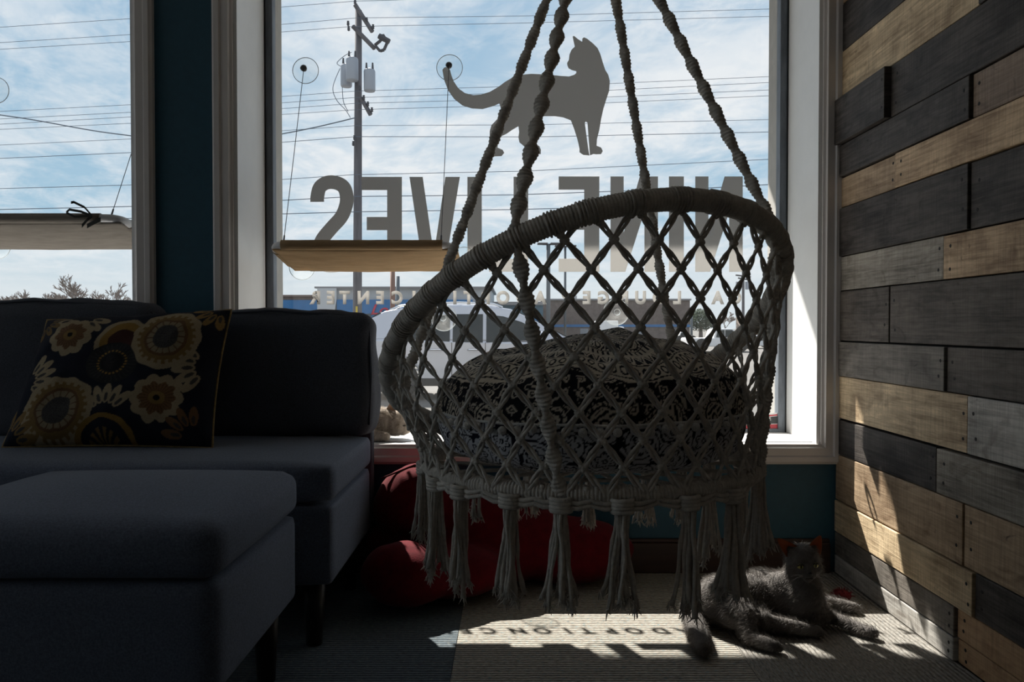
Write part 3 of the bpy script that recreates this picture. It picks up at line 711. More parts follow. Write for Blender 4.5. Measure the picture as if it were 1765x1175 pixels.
# seat net below the pouf
mb = MB()
for k in range(18):
    a = 2 * math.pi * k / 18; mb.tube([GC + Vector((0, 0, -.012)), ringP(a) + Vector((0, 0, -.004))], .004, 6)
for rr in (.08, .16, .24):
    mb.tube([GC + Vector((rr * math.cos(a), rr * math.sin(a), -.011 + rr * .01)) for a in np.linspace(0, 2 * math.pi, 40, endpoint=False)], .004, 6, closed=True)
mb.build('seat_net', M_ROPE, ch, smooth=True)

# tassels: found on the ring by the pixel column where the photograph shows each one
def ring_phi(px, near):
    best = None
    for k in range(2000):
        a = 2 * math.pi * k / 2000; p = ringP(a)
        if near != (math.sin(a) < .12): continue
        d = abs(PCX + FP * p.x / p.y - px)
        if best is None or d < best[0]: best = (d, a)
    return best[1]
def tassel(phi, bottom, parent, drop=.020, k_out=.014, strands=13):
    o = Vector((math.cos(phi), math.sin(phi), 0)); tdir = Vector((-math.sin(phi), math.cos(phi), 0))
    top = ringP(phi) + o * k_out + Vector((0, 0, -drop)); L_ = top.z - bottom; mb = MB()
    r_ = random.Random(int(phi * 1000))
    for k in range(strands):
        a = 2 * math.pi * k / strands + r_.uniform(-.2, .2); rr = .0145 * math.sqrt((k % 4 + 1) / 4); ln = L_ * r_.uniform(.80, 1.02)
        P = []; sway = r_.uniform(-.010, .012); sw2 = r_.uniform(-.010, .010)
        for i in range(9):
            f = i / 8
            sp = (.75 + .9 * f * f)
            P.append(top + tdir * (math.cos(a) * rr * sp + sway * f * f + .002 * math.sin(f * 9 + k)) + o * (math.sin(a) * rr * sp + sw2 * f * f) + Vector((0, 0, -ln * f)))
        mb.tube(P, [.0036 * (1 + .22 * math.sin(i * 2.3 + k)) * (1 if i < 7 else 1.25) for i in range(9)], 6)
        e_ = P[-1]
        for q in range(7):
            d = Vector((r_.gauss(0, .5), r_.gauss(0, .5), -1)).normalized(); s0 = e_ + Vector((r_.gauss(0, .002), r_.gauss(0, .002), .006))
            mb.tube([s0, s0 + d * r_.uniform(.010, .022)], [.0016, .0006], 4, cap=False)
    t = mb.build('tassel', M_ROPEL, parent, smooth=True)
    hb = MB()
    for z in np.linspace(-.004, .014, 4):
        hb.tube([top + tdir * math.cos(a) * .0165 + o * math.sin(a) * .0125 + Vector((0, 0, z)) for a in np.linspace(0, 2 * math.pi, 14, endpoint=False)], .0044, 6, closed=True)
    for sd in (-1, 1):          # scallop cords up to the ring on both sides
        q = ringP(phi + sd * .17) + Vector((math.cos(phi + sd * .17), math.sin(phi + sd * .17), 0)) * .012
        for w in (-.004, .004):
            mid = (top + q) / 2 + Vector((0, 0, -.006 + w)) + o * .006
            hb.tube([top + Vector((0, 0, .006 + w)), mid, q + Vector((0, 0, -.010 + w)), q + Vector((0, 0, .016))], .0042, 6)
    hb.build('binding', M_ROPE, t, smooth=True)
front = [(742, 925, 1.62), (762, 980, 1.50), (803, 1012, 1.40), (885, 1052, 1.29), (970, 1044, 1.27), (1070, 1053, 1.27), (1180, 1043, 1.33), (1252, 1010, 1.41), (1296, 988, 1.50)]
back = [(826, 892, 1.84), (915, 893, 1.90), (1015, 910, 1.93), (1110, 908, 1.92), (1168, 897, 1.89), (1215, 960, 1.83), (1268, 968, 1.73)]
for px, by, Y in front: tassel(ring_phi(px, True), W(px, by, Y).z, ch)
for px, by, Y in back: tassel(ring_phi(px, False), W(px, by, Y).z, ch, strands=9)
print('chair ok')

# ------------------------------------------------------------------ printed pouf in the chair
def pouf():
    nu, ns = 840, 300
    prof = [(0, .0), (.16, .0), (.255, .004), (.293, .02), (.308, .055), (.312, .090), (.306, .13), (.288, .165), (.25, .195), (.19, .215), (.11, .226), (0, .232)]
    d = [0]
    for a, c in zip(prof, prof[1:]): d.append(d[-1] + math.hypot(c[0]-a[0], c[1]-a[1]))
    s = np.linspace(0, d[-1], ns); rr = np.interp(s, d, [p[0] for p in prof]); hh = np.interp(s, d, [p[1] for p in prof])
    ker = np.ones(9) / 9; rr = np.convolve(np.pad(rr, 4, mode='reflect', reflect_type='odd'), ker, 'valid'); hh = np.convolve(np.pad(hh, 4, mode='edge'), ker, 'valid')
    rr[0] = 0; rr[-1] = 0
    th = np.linspace(0, 2 * math.pi, nu, endpoint=False); TH, SS = np.meshgrid(th, s)
    RRr = np.repeat(rr[:, None], nu, 1); HH = np.repeat(hh[:, None], nu, 1)
    X = RRr * np.cos(TH); Y = RRr * np.sin(TH)
    lift = np.clip(HH / .23, 0, 1) ** 2
    # slumped top: higher towards the right-far side, folds radiating
    Z = HH + lift * (.020 * np.exp(-((X - .10) ** 2 + (Y - .10) ** 2) / .02) + .006 * X / .3 - .018 * np.clip(-(X + .02) / .28, 0, 1) ** 1.5)
    fold = vnoise(X * 14 + 20, Y * 14 + 20, 11) * .010 + vnoise(X * 30 + 9, Y * 34 + 3, 12) * .005
    Z = Z + lift * fold
    bulge = 1 + .012 * vnoise(TH * 5, HH * 20, 13)
    P = np.stack([GC.x + X * bulge, GC.y + Y * bulge, .541 + Z], -1)
    # --- print
    A = TH * .31                                           # arc length around
    Bs = SS
    black = np.array((.013, .013, .018)); cream = np.array((.62, .56, .47)); pale = np.array((.70, .71, .75)); ink = np.array((.014, .015, .028))
    seam = d[5] + .006
    col = np.empty(P.shape); col[:] = black
    def setm(m, c): col[m] = c
    wob = .004 * vnoise(A * 60, Bs * 60, 21)
    # large motifs (curled paisleys with rows of dots and hatching) on the black field
    def paisley(a, b_, cell, seed, base):
        ci = np.floor(a / cell).astype(int); cj = np.floor(b_ / cell).astype(int)
        r2 = np.random.default_rng(seed).uniform(0, 1, (97, 97)); rot = r2[ci % 97, cj % 97] * 6.28; sg = np.where(r2[(ci + 31) % 97, cj % 97] > .5, 1, -1)
        lx = (a / cell - ci - .5); ly = (b_ / cell - cj - .5)
        x = lx * np.cos(rot) - ly * np.sin(rot); y = (lx * np.sin(rot) + ly * np.cos(rot)) * sg
        bend = x + .35 * np.clip(y, 0, 1) ** 2 * 2.0
        w = np.clip(.34 - np.clip(y, -.1, 1) * .62, 0.02, .36)
        dd = np.hypot(bend / np.maximum(w, .03), np.where(y < 0, y / .34, y / .50))     # 1 at the edge
        return dd, x, y
    dd, x, y = paisley(A + wob, Bs + wob, .108, 5, 0)
    up = Bs > seam
    setm(up & (dd < 1.0), cream); setm(up & (dd < .86), black); setm(up & (dd < .74), cream); setm(up & (dd < .66) & (np.sin(y * 75) > -.2), black)
    setm(up & (dd < .40), cream); setm(up & (dd < .30), black); setm(up & (dd < .16), cream)
    setm(up & (dd > .88) & (dd < .97) & (np.sin(np.arctan2(y, x) * 22) > .3), black)
    d2, x2, y2 = paisley(A + .04 + wob, Bs + .035, .030, 9, 0)
    setm(up & (dd > 1.12) & (d2 < .8), cream * .9); setm(up & (dd > 1.12) & (d2 < .5), black); setm(up & (dd > 1.12) & (d2 < .22), cream)
    sc = np.abs(vnoise(A * 70, Bs * 70, 31)); setm(up & (dd > 1.06) & (sc < .07), cream * .8)
    # border bands running round the top
    Rt = RRr + wob * .6 + .02 * vnoise(TH * 2, SS * 0, 41); top = up & (SS > d[7])
    def band(r0, r1, fn): m_ = top & (Rt > r0) & (Rt < r1); setm(m_, fn(m_))
    for r0, r1, kind in ((.275, .268, 0), (.232, .268, 1), (.196, .232, 2), (.17, .196, 3), (.10, .125, 2)):
        if r1 < r0: r0, r1 = r1, r0
        m_ = top & (Rt > r0) & (Rt < r1); f = (Rt - r0) / (r1 - r0)
        if kind == 0: setm(m_, cream)
        if kind == 1:
            setm(m_, cream * .95); setm(m_ & (np.hypot((f - .5) * 1.2, ((A * 45) % 1) - .5) < .38), black); setm(m_ & (np.hypot((f - .5) * 1.2, ((A * 45) % 1) - .5) < .22), cream)
            setm(m_ & ((f < .08) | (f > .92)), black)
        if kind == 2:
            tri = np.abs(((A * 38) % 1) - .5) * 2; setm(m_, black); setm(m_ & (np.abs(f - tri) < .16), cream); setm(m_ & (f < tri - .4), cream * .85); setm(m_ & ((f < .07) | (f > .93)), cream)
        if kind == 3:
            setm(m_, cream * .8); setm(m_ & (np.sin(A * 420) > .2) & (f > .25) & (f < .75), black); setm(m_ & (np.abs(f - .12) < .06), black)
    # lower wall: pale cloth with dark scrolls and flowers
    lo = Bs <= seam
    c2 = pale * (1 + .06 * vnoise(A * 300, Bs * 300, 51))[..., None]; col[lo] = c2[lo]
    cell = .062; ci = np.floor(A / cell).astype(int); bo = Bs + (ci % 2) * cell * .5; cj = np.floor(bo / cell).astype(int)
    lx = A / cell - ci - .5; ly = bo / cell - cj - .5; rad = np.hypot(lx, ly); an = np.arctan2(ly, lx)
    pet = .30 * (.55 + .45 * np.abs(np.cos(an * 3 + ci)))
    setm(lo & (np.abs(rad - pet) < .030), ink); setm(lo & (rad < .075), ink); setm(lo & (rad < .035), pale)
    setm(lo & (rad < pet - .06) & (np.abs(np.sin(an * 3 + ci)) < .16) & (rad > .09), ink)
    spi = np.sin(rad * 46 + an * 2 + ci * 2.0); setm(lo & (rad > .36) & (spi > .62), ink)
    scr = vnoise(A * 48, Bs * 48, 61); setm(lo & (rad > .36) & (np.abs(scr) < .13), ink)
    t = thing('floor_cushion', (GC.x, GC.y, .541), 'round black and cream elephant paisley cushion with pompom trim in the chair', 'cushion')
    link('printed_cover', grid_mesh('printed_cover', P, mat('paisley print cotton', (.2, .2, .2), .9, .1, attr='print', bump=.25, bscale=450), closed_u=True, colors=col), t)
    js = int(np.argmin(np.abs(s - seam)))
    loop = [Vector(P[js, k]) for k in range(0, nu, 10)]
    MB().tube([p + (Vector((p.x, p.y, 0)) - Vector((GC.x, GC.y, 0))).normalized() * .001 for p in loop], .0026, 6, closed=True).build('trim_braid', M_POM, t, smooth=True)
    pm = MB().ell((0, 0, 0), .0078, 10, 7).mesh('pompom', M_POM, True)
    for k in range(0, nu, 12):
        p = Vector(P[js, k]); o = (Vector((p.x, p.y, 0)) - Vector((GC.x, GC.y, 0))).normalized()
        q = link('pompom', pm, t); q.location = p + o * .006 + Vector((0, 0, -.010 + random.uniform(-.003, .003)))
        q.matrix_parent_inverse = Matrix.Translation(t.location).inverted()
pouf()
print('pouf ok')

# ------------------------------------------------------------------ vinyl on the glass
GY = YG - .0015
def glass_poly(name, px, parent, m=None, th=.0012):
    P = [W(x, y, GY) for x, y in px]
    return MB().prism([(p.x, GY, p.z) for p in P], (0, th, 0)).build(name, m or M_VINYL, parent)
vl = thing('vinyl_lettering', tuple(W(905, 470, GY)), 'large grey vinyl letters NINE LIVES seen reversed on the glass', 'lettering')
A1 = lambda L_: [(520 + x * .2266, 290 + y * .2266) for x, y in L_]
A2 = lambda L_: [(900 + x * .2266, 290 + y * .2266) for x, y in L_]
def stroke(cl, w):
    P = [Vector((x, y)) for x, y in cl]; l = []; r_ = []
    for i, p in enumerate(P):
        t = (P[min(i+1, len(P)-1)] - P[max(i-1, 0)]).normalized(); nn = Vector((-t.y, t.x)) * w / 2; l.append(tuple(p + nn)); r_.append(tuple(p - nn))
    return l + r_[::-1]
def spl(cl, k=8):
    P = [Vector(p) for p in cl]; out = []
    for i in range(len(P) - 1):
        p0 = P[max(i-1, 0)]; p1 = P[i]; p2 = P[i+1]; p3 = P[min(i+2, len(P)-1)]
        for j in range(k):
            t = j / k; out.append(.5*((2*p1)+(p2-p0)*t+(2*p0-5*p1+4*p2-p3)*t*t+(3*p1-p0-3*p2+p3)*t**3))
    return [tuple(q) for q in out] + [tuple(P[-1])]
sc_ = spl([(118, 255), (119, 215), (135, 150), (175, 115), (228, 105), (285, 118), (325, 152), (342, 215), (336, 285), (300, 370), (225, 455), (160, 535), (128, 610), (124, 660), (145, 715), (185, 735), (232, 740), (285, 730), (322, 700), (342, 650), (346, 572)])
glass_poly('letter', A1(stroke(sc_, 104)), vl)
def Emir(x0, xs, x1, t, bm_, xm, f): return f([(xs, t + 100), (x0, t + 100), (x0, t), (x1, t), (x1, bm_), (x0, bm_), (x0, bm_ - 100), (xs, bm_ - 100), (xs, t + 405), (xm, t + 405), (xm, t + 305), (xs, t + 305)])
glass_poly('letter', Emir(455, 650, 762, 65, 785, 495, A1), vl)
glass_poly('letter', A1([(820, 65), (920, 65), (1005, 655), (1093, 65), (1203, 65), (1085, 785), (926, 785)]), vl)
glass_poly('letter', A1([(1260, 65), (1370, 65), (1370, 785), (1260, 785)]), vl)
glass_poly('letter', A1([(1612, 64), (1723, 64), (1723, 786), (1425, 786), (1425, 688), (1612, 688)]), vl)
glass_poly('letter', Emir(278, 472, 587, 62, 787, 315, A2), vl)
NN = lambda d: A2([(672 + d, 62), (772 + d, 62), (772 + d, 490), (895 + d, 62), (1033 + d, 62), (1033 + d, 787), (930 + d, 787), (930 + d, 330), (785 + d, 787), (672 + d, 787)])
glass_poly('letter', NN(0), vl); glass_poly('letter', A2([(1117, 62), (1230, 62), (1230, 787), (1117, 787)]), vl); glass_poly('letter', NN(645), vl)

def text_me(body, bold=0.0, ext=0.0):
    cu = bpy.data.curves.new('txt', 'FONT'); cu.body = body; cu.size = 1; cu.offset = bold; cu.extrude = ext; cu.align_x = 'CENTER'; cu.resolution_u = 4
    o = bpy.data.objects.new('txt', cu); COL.objects.link(o); dg = bpy.context.evaluated_depsgraph_get(); dg.update()
    me = bpy.data.meshes.new_from_object(o.evaluated_get(dg)); bpy.data.objects.remove(o); return me
def place_text(name, body, centre_px, cap_px, parent, m, Y, mirror, bold=.035, wscale=1.0, thick=.0012, slant=0.0):
    me = text_me(body, bold); co = np.empty(len(me.vertices) * 3, np.float32); me.vertices.foreach_get('co', co); co = co.reshape(-1, 3)
    x, y = co[:, 0].copy(), co[:, 1].copy(); k = cap_px * Y / FP / .70
    xc = (x.min() + x.max()) / 2; c0 = W(centre_px[0], centre_px[1], Y)
    X = ((x - xc) + slant * y) * k * wscale * (-1 if mirror else 1) + c0.x; Z = (y - .35) * k + c0.z
    me2 = bpy.data.meshes.new(name); bm = bmesh.new(); bm.from_mesh(me)
    for v, a, z in zip(bm.verts, X, Z): v.co = (a, Y, z)
    r_ = bmesh.ops.extrude_face_region(bm, geom=bm.faces[:]); 
    for v in [g for g in r_['geom'] if isinstance(g, bmesh.types.BMVert)]: v.co.y -= thick
    bmesh.ops.recalc_face_normals(bm, faces=bm.faces); bm.to_mesh(me2); bm.free(); bpy.data.meshes.remove(me); me2.materials.append(m)
    return link(name, me2, parent)
v2 = thing('vinyl_lettering', tuple(W(905, 530, GY)), 'small cream vinyl line CAT LOUNGE & ADOPTION CENTER reversed on the glass', 'lettering')
small = list(zip('RETNEC', (542.6, 570, 594, 626.5, 655, 684.5))) + list(zip('NOITPODA', (721, 752, 784, 808, 837, 867, 900, 931))) + [('&', 972)] + \
        list(zip('EGNUOL', (1011, 1040, 1073, 1104, 1136, 1167))) + list(zip('TAC', (1207, 1237, 1268)))
for chh, px in small: place_text('letter', chh, (px, 512.5), 20.5, v2, M_VINYL, GY, True, bold=.055, wscale=.92)

outl = [(110,345),(125,325),(150,320),(175,345),(185,385),(205,440),(245,500),(300,540),(370,558),(440,552),(510,530),(580,490),(640,445),(700,410),(780,385),(860,378),(960,382),(1040,388),(1110,396),(1180,400),(1225,385),(1240,372),(1240,355),(1205,347),(1175,330),(1165,305),(1163,285),(1178,260),(1183,215),(1200,175),(1228,148),(1218,105),(1210,62),(1222,58),(1255,85),(1290,108),(1292,80),(1305,70),(1330,80),(1380,120),(1420,160),(1445,215),(1462,275),(1485,345),(1510,385),(1524,440),(1518,520),(1495,590),(1470,670),(1450,760),(1435,850),(1415,930),(1412,985),(1450,1000),(1464,1030),(1450,1055),(1410,1057),(1385,1054),(1356,1066),(1350,990),(1335,790),(1320,780),(1312,792),(1340,1000),(1352,1067),(1300,1062),(1268,1040),(1268,1010),(1250,930),(1225,850),(1195,770),(1130,745),(1060,735),(970,735),(915,750),(880,785),(865,850),(862,910),(875,950),(930,990),(942,1020),(940,1055),(890,1055),(830,1015),(760,955),(752,910),(758,870),(752,820),(700,850),(650,885),(605,905),(585,935),(575,1000),(620,1020),(632,1045),(610,1072),(540,1075),(520,1050),(530,980),(510,930),(510,860),(525,810),(550,785),(590,740),(605,670),(590,628),(540,650),(450,675),(360,670),(280,645),(210,590),(160,520),(125,430)]
glass_poly('cat_decal', [(740 + x * .2042, 50 + y * .2042) for x, y in outl], None)
tag(bpy.data.objects['cat_decal'], 'grey vinyl silhouette of a walking cat looking back', 'decal')

# security sticker
st = thing('window_sticker', tuple(W(1303, 742, GY)), 'red and black security company sticker in the window corner', 'sticker')
glass_poly('backing', [(1249, 720), (1351, 710), (1352, 740), (1250, 743)], st, mat('sticker white', (.75, .74, .73), .4), .0008)
def dec(name, px, m, dy): P = [W(x, y, GY) for x, y in px]; return MB().prism([(p.x, GY - dy, p.z) for p in P], (0, .0006, 0)).build(name, m, st)
dec('red_border', [(1251.5, 722), (1348.5, 713), (1349.5, 737.5), (1252, 741)], mat('sticker red', (.55, .03, .05), .4), .0010)
dec('white_panel', [(1253, 724), (1346, 715.5), (1346.5, 730.5), (1253.5, 733.5)], MATS['sticker white'], .0016)
dec('black_panel', [(1254, 725), (1345, 716.5), (1345.5, 729.5), (1254.5, 732.5)], mat('sticker black', (.02, .022, .024), .4), .0022)
for body, cp, cap, mm_ in (('SecureNet', (1307, 720.8), 6.6, 'sticker white'), ('Solutions, Inc.', (1312, 727.7), 3.6, 'sticker white'), ('800-661-6067', (1308, 734.8), 4.2, 'sticker white')):
    place_text('lettering', body, cp, cap, st, MATS[mm_], GY - .0024, False, bold=.03, wscale=1.06)

# ------------------------------------------------------------------ window perches and suction cups
def cup(parent, px, py, name='suction_cup', r=.047):
    c = W(px, py, GY)
    o = MB().lathe([(r, 0), (r * .98, -.0025), (r * .8, -.005), (r * .45, -.010), (r * .26, -.018), (r * .20, -.024), (r * .26, -.030), (0, -.032)], (c.x, GY - .0003, c.z), 32, axis='y').build(name, M_CUP, parent, smooth=True)
    MB().tube([(c.x + r * .985 * math.cos(a), GY - .0025, c.z + r * .985 * math.sin(a)) for a in np.linspace(0, 2 * math.pi, 40, endpoint=False)], .0013, 6, closed=True).build('cup_rim', mat('frosted cup edge', (.75, .78, .80), .3, trans=.6), o, smooth=True)
    return o, c + Vector((0, -.026, 0))
def hook(parent, c):
    MB().lathe([(0, .006), (.010, .006), (.011, -.004), (.006, -.008), (0, -.008)], c, 14, axis='y').ell(c + Vector((-.006, -.004, 0)), (.006, .004, .005), 8, 6).build('cup_hook', M_CABLE, parent, smooth=True)
def perch(label, x0, x1, yn, zn, yf, zf, cups, lows, mat_c, bow=False, sag=.02):
    t = thing('window_perch', ((x0 + x1) / 2, yf, zf), label, 'cat perch')
    r = .0135; rc = .045
    def corner(cx, cy, a0): return [(cx + rc * math.cos(a0 + k * math.pi / 10), cy + rc * math.sin(a0 + k * math.pi / 10)) for k in range(6)]
    pl = corner(x1 - rc, yn + rc, -math.pi / 2) + corner(x1 - rc, yf - rc, 0) + corner(x0 + rc, yf - rc, math.pi / 2) + corner(x0 + rc, yn + rc, math.pi)
    zz = lambda y: zn + (zf - zn) * (y - yn) / (yf - yn)
    MB().tube([(x, y, zz(y)) for x, y in pl], r, 12, closed=True).build('pipe_frame', M_PIPE, t, smooth=True)
    nu, nv = 60, 26; P = np.zeros((nv, nu, 3))
    for j in range(nv):
        v_ = j / (nv - 1)
        for i in range(nu):
            u_ = i / (nu - 1); x = x0 + (x1 - x0) * u_; y = yn + (yf - yn) * v_
            dz = -sag * math.sin(math.pi * u_) ** .7 * math.sin(math.pi * v_) ** .6 - r * .9
            dz += .003 * noise.noise(Vector((x * 9, y * 30, 1)))
            P[j, i] = (x, y, zz(y) + dz)
    o = link('sling', grid_mesh('sling', P, mat_c), t); md = o.modifiers.new('solid', 'SOLIDIFY'); md.thickness = .003
    def sleeve(a, c):
        a = Vector(a); c = Vector(c); pts = [a.lerp(c, k / 20) for k in range(21)]
        MB().tube(pts, [r * 1.22 * (1 + .04 * noise.noise(Vector((k * .7, x0, 0)))) for k in range(21)], 12).build('sleeve', mat_c, t, smooth=True)
    g = .055
    if bow: sleeve((x0 + g, yn, zn), (x1 - g - .01, yn, zn))
    else: sleeve((x0 + .03, yn, zn), (x1 - .03, yn, zn))
    sleeve((x0 + g, yf, zf), (x1 - g, yf, zf)); sleeve((x0, yn + g, zz(yn + g)), (x0, yf - g, zz(yf - g))); sleeve((x1, yn + g, zz(yn + g)), (x1, yf - g, zz(yf - g)))
    for (px, py), ex in zip(cups, (x0 + .035, x1 - .035)):
        _, c = cup(t, px, py); hook(t, c); e_ = Vector((ex, yn + .01, zn + r))
        MB().tube([c, c.lerp(e_, .5) + Vector((0, 0, -.004)), e_], .0012, 6).build('cable', M_CABLE, t)
        MB().cap(e_, e_ + (c - e_).normalized() * .02, .003, .0025, 8).build('cable_stop', M_CABLE, t)
    for px, py in lows: cup(t, px, py)
    if bow:
        c = Vector((x1 - .085, yn - .016, zn + .006))
        mb = MB()
        def rib(pts, w=.006):
            V = []
            for p in pts: V += [Vector(p) + Vector((0, 0, w)), Vector(p) - Vector((0, 0, w))]
            k = len(pts); mb.add(V, [(2*i, 2*i+2, 2*i+3, 2*i+1) for i in range(k - 1)])
        rib([c, c + Vector((-.03, -.008, .012)), c + Vector((-.065, -.012, .018)), c + Vector((-.075, -.014, .008)), c + Vector((-.05, -.012, -.004)), c], .004)
        rib([c, c + Vector((-.02, -.006, .026)), c + Vector((-.052, -.01, .042)), c + Vector((-.06, -.012, .040))], .004)
        rib([c, c + Vector((-.012, -.006, -.014)), c + Vector((-.028, -.008, -.034))], .006)
        rib([c + Vector((.03, -.004, -.012)), c + Vector((.01, -.006, -.022)), c + Vector((-.012, -.006, -.034))], .007)
        o = mb.build('ribbon_bow', M_RIB, t); md = o.modifiers.new('solid', 'SOLIDIFY'); md.thickness = .0015
    return t
perch('beige canvas cat perch hung on the main window with suction cups', -.775, -.195, 2.535, 1.062, 2.800, 1.012, ((527, 122), (775, 117)), ((521, 460), (800, 448)), M_PERCH)
perch('grey canvas cat perch tied with a dark bow in the left window', -1.96, -1.262, 2.535, 1.148, 2.800, 1.090, ((-6, 156), (272, 140)), ((-3, 424), (270, 425)), M_PERCHG, bow=True)
for px, py, lb in ((765, 548, 'empty clear suction cup low on the glass in front of the silver car'), (1062, 538, 'empty clear suction cup low on the glass in front of the brick building')):
    o, c = cup(None, px, py); tag(o, lb, 'suction cup', 'unused suction cups on the main window')
print('window things ok')
# ------------------------------------------------------------------ cats
def fur(name, src, m, parent, count, length, width, flow, seed=1, skip=None, lay=.55):
    """short tapered hairs standing off a body mesh"""
    me = src.data; me.calc_loop_triangles(); r_ = np.random.default_rng(seed)
    tri = np.array([t.vertices[:] for t in me.loop_triangles]); co = np.array([v.co[:] for v in me.vertices]); nr = np.array([v.normal[:] for v in me.vertices])
    a, b_, c = co[tri[:, 0]], co[tri[:, 1]], co[tri[:, 2]]; ar = np.linalg.norm(np.cross(b_ - a, c - a), axis=1)
    k = r_.choice(len(tri), count, p=ar / ar.sum()); u = r_.uniform(size=count); v = r_.uniform(size=count); fl_ = u + v > 1; u[fl_] = 1 - u[fl_]; v[fl_] = 1 - v[fl_]
    P = a[k] + (b_ - a)[k] * u[:, None] + (c - a)[k] * v[:, None]; Nn = nr[tri[k, 0]]
    if skip is not None: keep = ~skip(P); P, Nn = P[keep], Nn[keep]
    F_ = flow(P); F_ = F_ - Nn * (F_ * Nn).sum(1)[:, None]; F_ /= np.linalg.norm(F_, axis=1)[:, None] + 1e-6
    D = Nn * (1 - lay) + F_ * lay + r_.normal(size=P.shape) * .22; D /= np.linalg.norm(D, axis=1)[:, None]
    side = np.cross(D, Nn + r_.normal(size=P.shape) * .4); side /= np.linalg.norm(side, axis=1)[:, None] + 1e-6
    ln = length * r_.uniform(.6, 1.3, len(P))[:, None]; q = len(P)
    mid = P + D * ln * .55; tip = P + D * ln + F_ * ln * .25
    V = np.concatenate([P - side * width, P + side * width, mid - side * width * .7, mid + side * width * .7, tip])
    i = np.arange(q); mb = MB(); f = [(x, x + q, x + 3 * q, x + 2 * q) for x in i] + [(x + 2 * q, x + 3 * q, x + 4 * q) for x in i]
    me2 = bpy.data.meshes.new(name); me2.from_pydata(V.tolist(), [], f); me2.materials.append(m); o = link(name, me2, parent); o['kind'] = 'stuff'; return o

def ear(name, base, tip, width, facing, m, parent):
    """cupped triangular ear, open towards 'facing'"""
    base = Vector(base); tip = Vector(tip); up = tip - base; fc = Vector(facing).normalized(); side = up.cross(fc).normalized(); fc = side.cross(up).normalized()
    P = np.zeros((12, 11, 3))
    for j in range(12):
        v_ = j / 11; w = width * (1 - v_ ** 1.5) ** .75 * .5 + .0006
        for i in range(11):
            t = (i / 10 - .5) * 2
            P[j, i] = base + up * (v_ - .12 * (1 - v_) * 1.0) + side * (w * t) + fc * (-.30 * width * (1 - v_ * .8) * (1 - t * t) + .004)
    o = link(name, grid_mesh(name, P, m), parent); md = o.modifiers.new('solid', 'SOLIDIFY'); md.thickness = .0022; return o
M_CAT = mat('grey cat fur', (.14, .127, .118), .85, .25, var=.25, vscale=60, bump=.5, bscale=250, sheen=.15)
M_CATF = mat('grey cat hair', (.185, .168, .155), .7, .3, trans=.25)
M_EAR = mat('thin cat ear', (.36, .155, .085), .8, .2, trans=.70)
def lerp(a, b_, f): return Vector(a).lerp(Vector(b_), f)
